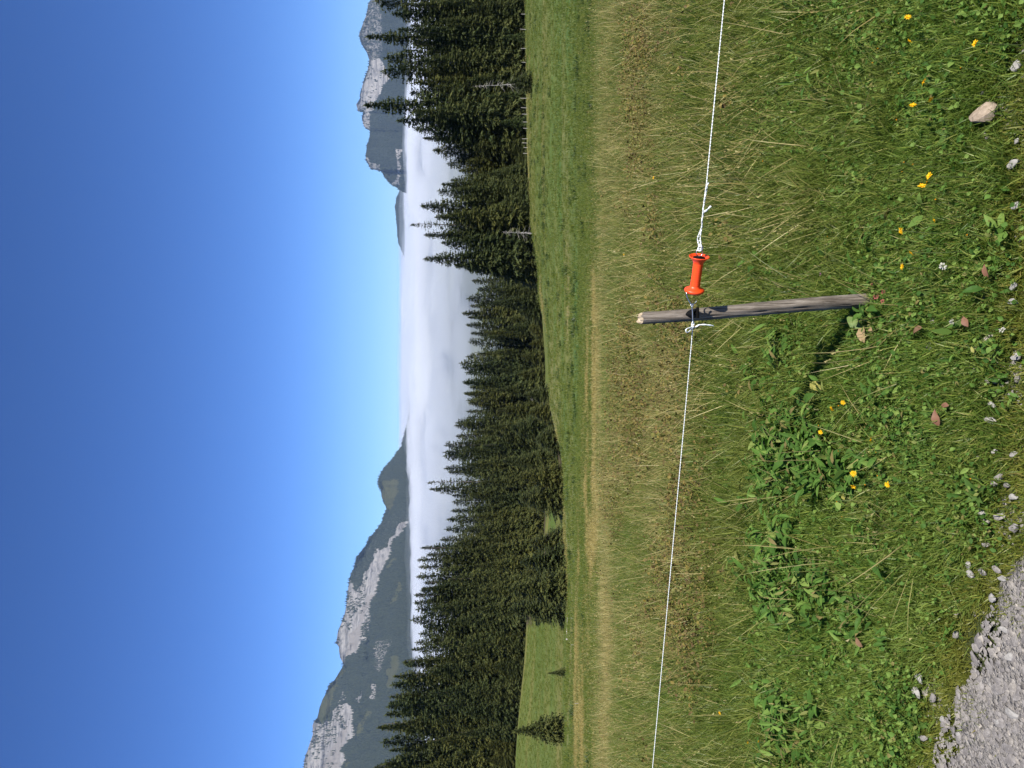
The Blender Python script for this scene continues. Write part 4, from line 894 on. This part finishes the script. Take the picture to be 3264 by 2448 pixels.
hl, hr = at(1518, 2212.8, yl(1518)), at(1629.5, 2228.8, yl(1629.5)); hd = (hr - hl); HLn = hd.length; hdn = hd.normalized()
handle = empty('gate_handle', hl); tag(handle, 'bright orange plastic electric fence gate handle hooked beside the wooden post', 'gate handle')
def lp(pr, n=36): return lathe(pr, (0, 0, 0), hdn, n)
L_ = HLn
grip = [(0.006, 0.0150)] + [(0.012 + (L_ - 0.026) * i / 48, 0.0146 - 0.00022 * (i % 4 == 0) + 0.0003 * math.cos(i / 48 * 6.28)) for i in range(49)] + [(L_ - 0.010, 0.015)]
link('grip', mesh_of('grip', *lp(grip), ORANGE, True), handle)
link('flange', mesh_of('flange', *lp([(-0.006, 0), (-0.0065, 0.012), (-0.004, 0.022), (0.000, 0.0275), (0.0035, 0.0298), (0.0065, 0.0300), (0.0095, 0.0275), (0.0115, 0.021), (0.014, 0.0165), (0.019, 0.0147)]), ORANGE, True), handle)
link('flange', mesh_of('flange', *lp([(L_ - 0.020, 0.0147), (L_ - 0.014, 0.0168), (L_ - 0.008, 0.022), (L_ - 0.003, 0.0272), (L_ - 0.0005, 0.0297), (L_ + 0.0012, 0.0300), (L_ + 0.002, 0.0290), (L_ + 0.001, 0.0272), (L_ - 0.0015, 0.0225), (L_ - 0.0030, 0.0185), (L_ - 0.0032, 0.0150)]), ORANGE, True), handle)
link('plug', mesh_of('plug', *lp([(L_ - 0.006, 0.0182), (L_ - 0.0022, 0.0178), (L_ - 0.0018, 0.016), (L_ - 0.0018, 0.005), (L_ + 0.001, 0.0042), (L_ + 0.002, 0.0)]), BLACK, True), handle)
rc = h4(437, 222); ru = (h4(490, 225) - h4(385, 215)).normalized(); rw = hdn
ring = [rc + ru * math.cos(a) * 0.0098 + rw * math.sin(a) * 0.0105 for a in np.linspace(0, 6.2832, 26)]
link('ring', mesh_of('ring', *join(tube(loc(hl, ring), 0.0015, 7, False), tube(loc(hl, [hl + hdn * (L_ - 0.008), rc - rw * 0.0105]), 0.0016, 7)), STEEL, True), handle)
hook = smooth_path([hl + hdn * 0.002 + Vector((0, 0, .012)), h4(238, 850), h4(244, 905), h4(272, 965), h4(300, 1012), h4(322, 1036, -.002), h4(346, 1026, -.002), h4(368, 1005), h4(396, 972)], 6)
link('hook', mesh_of('hook', *tube(loc(hl, hook), 0.0017, 8), STEEL, True), handle)

k = NT('polywire'); tw = k.n('ShaderNodeTexWave', {'Vector': k.obj(), 'Scale': 55.0, 'Distortion': 1.5, 'Detail': 2})
ROPE = k.out(k.ramp(tw.outputs['Fac'], [(0.2, (0.52, 0.58, 0.60)), (0.6, (0.80, 0.81, 0.78))]), Roughness=0.6)
def strands(path, r=0.00165, tw_=0.011, off=0.0013, n=5):
    """two strands laid round each other"""
    P = [Vector(p) for p in path]; D = [P[0]]
    for i in range(len(P) - 1):
        L = (P[i + 1] - P[i]).length; m = max(1, int(L / 0.0042))
        for j in range(1, m + 1): D.append(P[i].lerp(P[i + 1], j / m))
    outp = []; u = (D[1] - D[0]).orthogonal().normalized(); s = 0
    A = []; B = []
    for i, p in enumerate(D):
        T = (D[min(i + 1, len(D) - 1)] - D[max(i - 1, 0)]).normalized(); u = (u - T * u.dot(T)).normalized(); b = T.cross(u)
        if i: s += (p - D[i - 1]).length
        a = 6.2832 * s / tw_ / 2
        o = (u * math.cos(a) + b * math.sin(a)) * off; A.append(p + o); B.append(p - o)
    return join(tube(A, r, n), tube(B, r, n))
def h1(x, y, dy=0.0):
    u, v = 2448 - (500 + y / 2.37), 1950 + x / 2.37; return at(u, v, yl(u) + dy)
# cord towards the top edge of the picture (to the right of the post)
o1 = h1(735, 0); far1 = at(2448, 2309, yl(2448)); dirr = (far1 - o1).normalized()
cordr = empty('fence_rope', o1); tag(cordr, 'white twisted fence rope running from the orange handle to the top edge', 'fence rope')
main = smooth_path([h1(663, 700), h1(655, 660), h1(648, 630, .004), h1(652, 600), h1(664, 570), h1(678, 530), h1(684, 480), h1(686, 440), h1(692, 380), h1(698, 330), h1(706, 270), h1(714, 215), h1(722, 140), h1(735, 0)], 4) + [far1, far1 + dirr * 2.5]
link('main_strand', mesh_of('main_strand', *strands(loc(o1, main), 0.0010, .010, .0009), ROPE, True), cordr)
second = smooth_path([h1(662, 702), h1(676, 690, -.003), h1(672, 650, -.004), h1(668, 610, .003), h1(672, 575, -.003), h1(682, 520, .004), h1(680, 480, -.004), h1(692, 430, .003), h1(690, 395, -.004), h1(702, 330, .003), h1(706, 300, -.004), h1(716, 250, .003), h1(722, 215, -.003), h1(730, 195, -.004)], 4)
link('wrapped_end', mesh_of('wrapped_end', *strands(loc(o1, second), 0.0014, .012, .001), ROPE, True), cordr)
link('knot', mesh_of('knot', *join(strands(loc(o1, smooth_path([h1(652, 705), h1(665, 712, -.004), h1(682, 700), h1(684, 680, .003), h1(672, 672, -.004), h1(655, 685), h1(652, 705)], 4)), .0014, .012, .001), strands(loc(o1, smooth_path([h1(655, 640), h1(668, 632, -.004), h1(672, 655, -.003), h1(658, 662), h1(652, 645)], 4)), .0013, .012, .001)), ROPE, True), cordr)
link('loose_end', mesh_of('loose_end', *join(strands(loc(o1, smooth_path([h1(694, 415, -.003), h1(706, 410, -.005), h1(722, 400, -.006), h1(735, 385, -.007), h1(750, 372, -.008)], 4)), .0017, .02, .0014)), ROPE, True), cordr)
# cord towards the bottom edge of the picture (to the left of the post)
o2 = h4(330, 1385); far2 = at(0, 2080, yl(0)); d2 = (far2 - o2).normalized()
cordl = empty('fence_rope', o2); tag(cordl, 'white twisted fence rope running from the post to the bottom edge', 'fence rope')
link('main_strand', mesh_of('main_strand', *strands(loc(o2, [h4(330, 1385), h4(312, 1640), far2, far2 + d2 * 3.0]), 0.0009, .009, .0007), ROPE, True), cordl)
link('bow_loop', mesh_of('bow_loop', *strands(loc(o2, smooth_path([h4(338, 1372), h4(300, 1385, -.006), h4(255, 1398, -.01), h4(226, 1422, -.012), h4(232, 1455, -.012), h4(262, 1456, -.01), h4(300, 1415, -.006), h4(336, 1378, -.003)], 5)), .0013, .016, .0009), ROPE, True), cordl)
link('knot', mesh_of('knot', *join(strands(loc(o2, smooth_path([h4(330, 1300), h4(322, 1340, -.003), h4(340, 1368, -.004), h4(346, 1385), h4(328, 1392, .004), h4(320, 1372, -.004), h4(340, 1352, -.003), h4(350, 1320)], 4)), .0016, .012, .0012)), ROPE, True), cordl)
link('loose_end', mesh_of('loose_end', *strands(loc(o2, smooth_path([h4(338, 1378, .004), h4(362, 1382, .006), h4(388, 1368, -.004), h4(430, 1347, -.008), h4(500, 1340, -.01), h4(580, 1348, -.01), h4(655, 1357, -.008)], 5)), .0015, .018, .0011), ROPE, True), cordl)

# ------------------------------------------------------------------ flowers, stones, leaves one can point at
def ordn(i):
    if i < 20: return ORD[i]
    t = ['twenty', 'thirty', 'forty', 'fifty', 'sixty'][(i + 1) // 10 - 2]; u = (i + 1) % 10
    return (t[:-1] + 'ieth') if u == 0 else t + '-' + ORD[u - 1]
k = NT('yellow_petal'); YEL = k.leafy(k.ramp(k.at('rnd').outputs['Fac'], [(0, (0.78, 0.40, 0.006)), (1, (0.86, 0.56, 0.012))]), 0.25, 0.5, 0.2)
k = NT('orange_petal'); ORA = k.leafy(k.ramp(k.at('rnd').outputs['Fac'], [(0, (0.60, 0.22, 0.01)), (1, (0.72, 0.34, 0.015))]), 0.2, 0.6, 0.2)
WHT = plain('white_petal', (0.46, 0.45, 0.38), 0.8); RED = plain('clover_red', (0.22, 0.055, 0.045), 0.8, nscale=300, c2=(0.34, 0.12, 0.09)); PUR = plain('clover_purple', (0.34, 0.07, 0.28), 0.8)
STEM = plain('flower_stem', (0.075, 0.10, 0.03), 0.7); DISC = plain('flower_disc', (0.60, 0.28, 0.01), 0.8)
def petals(seed, D=0.02, n=15, cup=0.25, closed=False):
    r = np.random.default_rng(seed); parts = []; rn = []
    for ringi, (m, sc_, lift) in enumerate([(n, 1.0, cup), (n - 4, 0.66, cup + 0.35)]):
        for i in range(m):
            L = D / 2 * sc_ * r.uniform(0.8, 1.1); q = leaf_shape(L, L * 0.36, 0.3, 0.25, 0, 0, 2)
            M = Matrix.Rotation(6.283 * i / m + r.normal(0, .1), 4, 'Z') @ Matrix.Rotation(-(1.1 if closed else lift) + r.normal(0, .12), 4, 'Y') @ Matrix.Translation((D * 0.05, 0, 0))
            parts.append(place(q, M)); rn += [r.uniform()] * len(q[0])
    return join(*parts), rn
def pet_mesh(nm, mat, *a, **kw):
    (v, f), rn = petals(*a, **kw); me = mesh_of(nm, v, f, mat); attr(me, 'rnd', rn); return me
PO = [pet_mesh('petals', YEL, 20 + i, 0.021, 14 + i % 3, [0.15, 0.3, 0.45][i % 3]) for i in range(4)]
PS = [pet_mesh('petals', ORA, 30 + i, 0.012, 10, 0.5, True) for i in range(3)]
_, rnz = petals(1)
DM = mesh_of('disc', *lathe([(0, 0), (0.0, 0.0022), (0.0016, 0.0016), (0.002, 0)], (0, 0, 0), (0, 0, 1), 8), DISC)
def clover_head(seed, Rr):
    r = np.random.default_rng(seed); parts = []
    for i in range(44):
        d = Vector(r.normal(0, 1, 3)); d.z = abs(d.z) * 1.1 - .25; d.normalize()
        q = leaf_shape(Rr * r.uniform(.6, .9), Rr * 0.34, .3, .2, 0, 0, 2)
        parts.append(place(q, Matrix.Translation(d * Rr * 0.35) @ d.to_track_quat('X', 'Z').to_matrix().to_4x4()))
    return join(*parts)
def flower(u, v, hgt, label, group, head, disc=None, tilt=0.35, scale=1.0, name='yellow_flower', cat='flower', faceup=0.45):
    g = ground_at(u, v, hgt); hp = Vector((g.x, g.y, g.z + hgt))
    bx_, by_ = g.x + random.gauss(0, .012), g.y + random.gauss(0.005, .012); zb = terrain(bx_, by_).item()
    e = empty(name, (bx_, by_, zb)); tag(e, label, cat, group); o = Vector((bx_, by_, zb)); top_ = hp - o
    pth = smooth_path([(0, 0, -.01), (top_.x * .2 + random.gauss(0, .004), top_.y * .2, top_.z * .5), tuple(top_)], 4)
    link('stem', mesh_of('stem', *tube(pth, 0.0008, 5), STEM), e)
    h = link('petals', head, e, top_); h.scale = [scale * random.uniform(.85, 1.15)] * 3
    h.rotation_euler = (faceup + random.gauss(0, tilt), random.gauss(0.1, tilt), random.uniform(0, 6.28))
    if disc: d = link('disc', disc, e, top_); d.rotation_euler = h.rotation_euler; d.scale = h.scale
OPEN_F = q0([(897,150),(922,350),(1483,375),(1035,710),(1097,863),(938,915),(1087,1520),(1022,1612)]) + q1([(1130,240),(838,335),(930,525),(855,645)]) + \
    q2([(335,160),(242,208),(145,415),(582,483),(425,773),(427,882),(722,868)]) + q4([(1410,1420)]) + qf([(1555,1540),(1617,1604),(1640,1602),(1412,383),(1392,1297)]) + q4([(92,738),(315,160)])
SMALL_F = q0([(640,415),(597,535),(822,635),(800,1035),(945,1425),(868,1405),(852,1482),(1068,1568),(1360,580)]) + q1([(1137,72),(1413,360),(207,385),(155,1110),(43,1240)]) + \
    q2([(297,183),(128,358),(300,583),(625,587),(640,792),(529,868),(285,1015),(330,1148),(297,1437),(1443,812)]) + q4([(1148,33),(222,712),(1168,127),(1495,1350)]) + qf([(1678,1172),(1650,838),(1638,1625),(1700,858)])
for i, (u, v) in enumerate(sorted(OPEN_F, key=lambda p: -p[0])):
    flower(u, v, min(0.17, max(0.11, 0.135 + random.gauss(0, .02))), f'open yellow meadow flower, {ordn(i)} open one counting from the top edge', 'open yellow flowers in the meadow', PO[i % 4], DM, 0.35, 0.95 if v > 2500 else 0.85)
for i, (u, v) in enumerate(sorted(SMALL_F, key=lambda p: -p[0])):
    flower(u, v, 0.095 + random.gauss(0, .012), f'small closed orange-yellow bud, {ordn(i)} bud counting from the top edge', 'small orange-yellow buds in the meadow', PS[i % 3], None, 0.3, 0.75, 'flower_bud', 'flower bud')
for (u, v), lab, mt, rr_ in zip(q1([(1200,640),(1280,1120),(1712,1195),(595,797),(688,860),(620,905),(678,945)]) + qf([(1534,1482)]) + q1([(145,712)]),
        ['white clover head between the post foot and the gravel', 'cream clover head beside a grey stone and its dark shadow', 'white clover head beside a pale stone near the gravel', 'reddish brown clover head above the post foot', 'reddish brown clover head nearest the gravel of the four by the post', 'reddish brown clover head between two others by the post', 'reddish brown clover head level with the post foot', 'small purple flower in the dry grass near the bottom edge', 'faint dark purple flower in the grass above the post foot'],
        [WHT, WHT, WHT, RED, RED, RED, RED, PUR, PUR], [.010, .008, .007, .007, .007, .008, .007, .006, .005]):
    flower(u, v, 0.07, lab, 'clover heads in the meadow', mesh_of('petals', *clover_head(int(u), rr_), mt), None, .2, 1.0, 'clover_flower')

# stones
def rock_big(seed, jag, sub=2): return rock(seed, 0.62, sub, jag)
PALE = plain('pale_stone', (0.20, 0.192, 0.18), 0.95, nscale=5, c2=(0.31, 0.297, 0.277)); TAN = plain('tan_stone', (0.20, 0.155, 0.11), 0.95, nscale=7, c2=(0.33, 0.265, 0.20))
RK = [mesh_of('stone', *rock_big(820 + i, 0.22), STONE) for i in range(7)]; RKP = [mesh_of('stone', *rock_big(840 + i, 0.2), PALE) for i in range(5)]
def stone(u, v, wpx, hpx, label, group=None, me=None, sink=0.25, rz=None, mats=None):
    """hpx along the picture's height (across the scene), wpx along its width"""
    g = ground_at(u, v); t = g.y * cp - g.z * sp; a = hpx / F * t; b = wpx / F * t / 0.62
    o = link('stone', me or random.choice(RK), None, (g.x, g.y, g.z + 0.31 * min(a, b) * (1 - 2 * sink) + 0.014)); o.scale = (a, b, min(a, b))
    o.rotation_euler = (random.gauss(0.1, .15), random.gauss(0, .15), random.uniform(-.4, .4) if rz is None else rz); tag(o, label, 'stone', group); return o
(u, v), = q0([(1645, 1000)]); stone(u, v, 62, 78, 'large angular tan stone lying in the grass near the top edge', None, mesh_of('stone', *rock(881, 0.75, 2, 0.3), TAN), 0.1, 0.3)
for fn, x, y, wx, hy, lab, pale in BIGS:
    (u, v), = fn([(x, y)]); stone(u, v, wx * px_, hy * px_, lab, 'stones along the gravel verge', random.choice(RKP if pale else RK), 0.25)

# single fallen leaves
def leaf_mat(name, a, b):
    k = NT(name); return k.leafy(k.ramp(k.noise(k.obj(), 60, 5), [(0.3, a), (0.7, b)]), 0.2, 0.6, 0.3)
TANL = leaf_mat('tan_leaf', (0.24, 0.165, 0.085), (0.36, 0.26, 0.14)); PINK = leaf_mat('reddish_leaf', (0.15, 0.065, 0.04), (0.22, 0.115, 0.07)); BRN = leaf_mat('brown_leaf', (0.13, 0.075, 0.04), (0.22, 0.13, 0.075)); YGR = leaf_mat('yellow_green_leaf', (0.22, 0.22, 0.05), (0.32, 0.29, 0.08)); GRN = leaf_mat('green_leaf', (0.09, 0.15, 0.035), (0.15, 0.21, 0.06))
for fn, x, y, L, mt, rz, lab in [(q1, 720, 185, 0.045, TANL, 2.2, 'tan curled dead leaf in the grass above the post foot'), (q1, 1420, 1130, 0.03, PINK, 0.5, 'pinkish dead leaf near the gravel below the post foot'), (q1, 1600, 695, 0.03, PINK, 0.2, 'thin orange dead leaf at the verge'), (q1, 1000, 1195, 0.045, BRN, 1.9, 'purple-brown dead leaf below the post foot'), (q1, 520, 1240, 0.06, TANL, 0.4, 'long narrow tan dead leaf beside the post foot'), (q1, 585, 1188, 0.025, TANL, 1.2, 'small tan dead leaf beside a big green leaf'), (q1, 885, 1005, 0.022, PINK, 1.6, 'small orange dead leaf just below the post foot'),
   (q2, 1245, 185, 0.024, PINK, 1.5, 'pinkish rounded dead leaf lying above a longer reddish one'), (q2, 1175, 310, 0.040, PINK, 0.1, 'long reddish dead leaf below the pinkish rounded one'), (q2, 130, 30, 0.06, YGR, 1.1, 'yellow-brown broad leaf in the meadow between post and bottom edge'), (q2, 15, 600, 0.065, YGR, 0.5, 'ragged yellow leaf in the dry grass below the yellow flowers'), (q2, 350, 975, 0.03, YGR, 0.9, 'small yellow-brown leaf below the big orange flower'), (q3, 500, 580, 0.034, BRN, 0.9, 'single brown dead leaf in green clover near the bottom edge'), (q1, 1475, 1368, 0.016, YGR, 0.4, 'tiny bright yellow-green leaf beside a grey stone'),
   (q4, 1225, 632, 0.03, YGR, 0.6, 'bright yellow-green leaf in the grass beside the orange handle'), (q4, 838, 815, 0.02, YGR, 1.0, 'tiny yellow-green leaf close to the orange handle'), (qf, 1672, 1553, 0.05, TANL, 1.2, 'curled tan dead leaf near the bottom edge'), (q1, 475, 1135, 0.055, GRN, 0.8, 'big light green toothed leaf beside the post foot')]:
    (u, v), = fn([(x, y)]); g = ground_at(u, v, 0.05); o = link('fallen_leaf' if mt is not GRN else 'toothed_leaf', mesh_of('leaf', *leaf_shape(L * 1.15, L * .55, 0.35, 0.35, 0.15, int(x), 8), mt, True), None, (g.x - L * .4 * math.cos(rz), g.y - L * .4 * math.sin(rz), g.z + 0.055))
    o.rotation_euler = (random.gauss(0.35, .2), random.gauss(0, .25), rz); tag(o, lab, 'leaf')

# broad-leaved rosettes
k = NT('rosette_leaf'); RLEAF = k.leafy(k.mix(1.0, k.ramp(k.noise(k.obj(), 25, 5), [(0.3, (0.060, 0.125, 0.026)), (0.7, (0.105, 0.185, 0.040))]), k.ramp(k.n('ShaderNodeObjectInfo').outputs['Random'], [(0, (.7, .75, .7)), (1, (1.25, 1.15, 1.1))]), 'MULTIPLY'), 0.36, 0.55, 0.2)
RL = [mesh_of('leaf', *leaf_shape(0.085, 0.026 + 0.005 * (i % 3), 0.35, 0.5, 0.12, 60 + i, 8), RLEAF, True) for i in range(5)]
for i, (fn, x, y, n_l, s_, lab) in enumerate([(q2, 930, 640, 6, .8, 'rosette beside the dark red grass stalk in the middle of the green'), (q2, 1030, 440, 6, .7, 'rosette halfway between the dark red stalk and the pinkish leaf'), (q2, 1150, 250, 5, .7, 'rosette touching the pinkish dead leaf'), (q2, 640, 360, 6, .8, 'long-leaved rosette beside the open flower in the green'), (qf, 1765, 835, 5, .8, 'pale broad leaves in the meadow below the post'), (qf, 1735, 985, 6, .9, 'withered broad leaves beside two small flowers'), (qf, 1690, 1300, 8, 1.1, 'upright bright rosette at the edge of the dry grass, midway to the corner'), (qf, 1690, 1520, 8, 1.1, 'bright rosette at the edge of the dry grass near the bottom edge'), (qf, 1700, 1420, 7, 1.0, 'bright rosette between two others at the edge of the dry grass'), (q3, 140, 100, 6, .9, 'broad bright rosette in the clover near the bottom edge'), (q3, 430, 440, 5, .7, 'small rosette above the single brown leaf'), (q1, 1330, 580, 5, .7, 'rosette beside the white clover head'), (q1, 1110, 830, 6, .7, 'rosette in the deep grass straight below the post foot'), (q1, 1350, 400, 5, .7, 'round-leaved rosette near the small bud by the verge'), (q0, 1020, 1080, 6, .7, 'light rosette beside the tan stone, towards the meadow'), (q0, 1280, 1150, 6, .7, 'rosette close beside the tan stone'), (qf, 1845, 700, 7, .9, 'rosette at the lower side of the post foot'), (q3, 940, 1290, 5, .7, 'pale rosette near the ragged gravel edge'), (q2, 1490, 960, 6, .7, 'yellowish rosette in the verge above the larger rubble patch')]):
    (u, v), = fn([(x, y)]); g = ground_at(u, v, 0.03); e = empty('broad_leaf_plant', g); tag(e, lab, 'plant', 'broad-leaved rosettes in the grass'); a0 = random.uniform(0, 6.28)
    for j in range(n_l):
        o = link('leaf', RL[(i + j) % 5], e, (0, 0, 0.005 + .004 * (j % 3))); o.rotation_euler = (random.gauss(0, .25), -random.uniform(0.2, 0.95), a0 + 6.283 * j / n_l + random.gauss(0, .25)); o.scale = [s_ * random.uniform(.7, 1.2)] * 3
print('TREES', NT_[0])
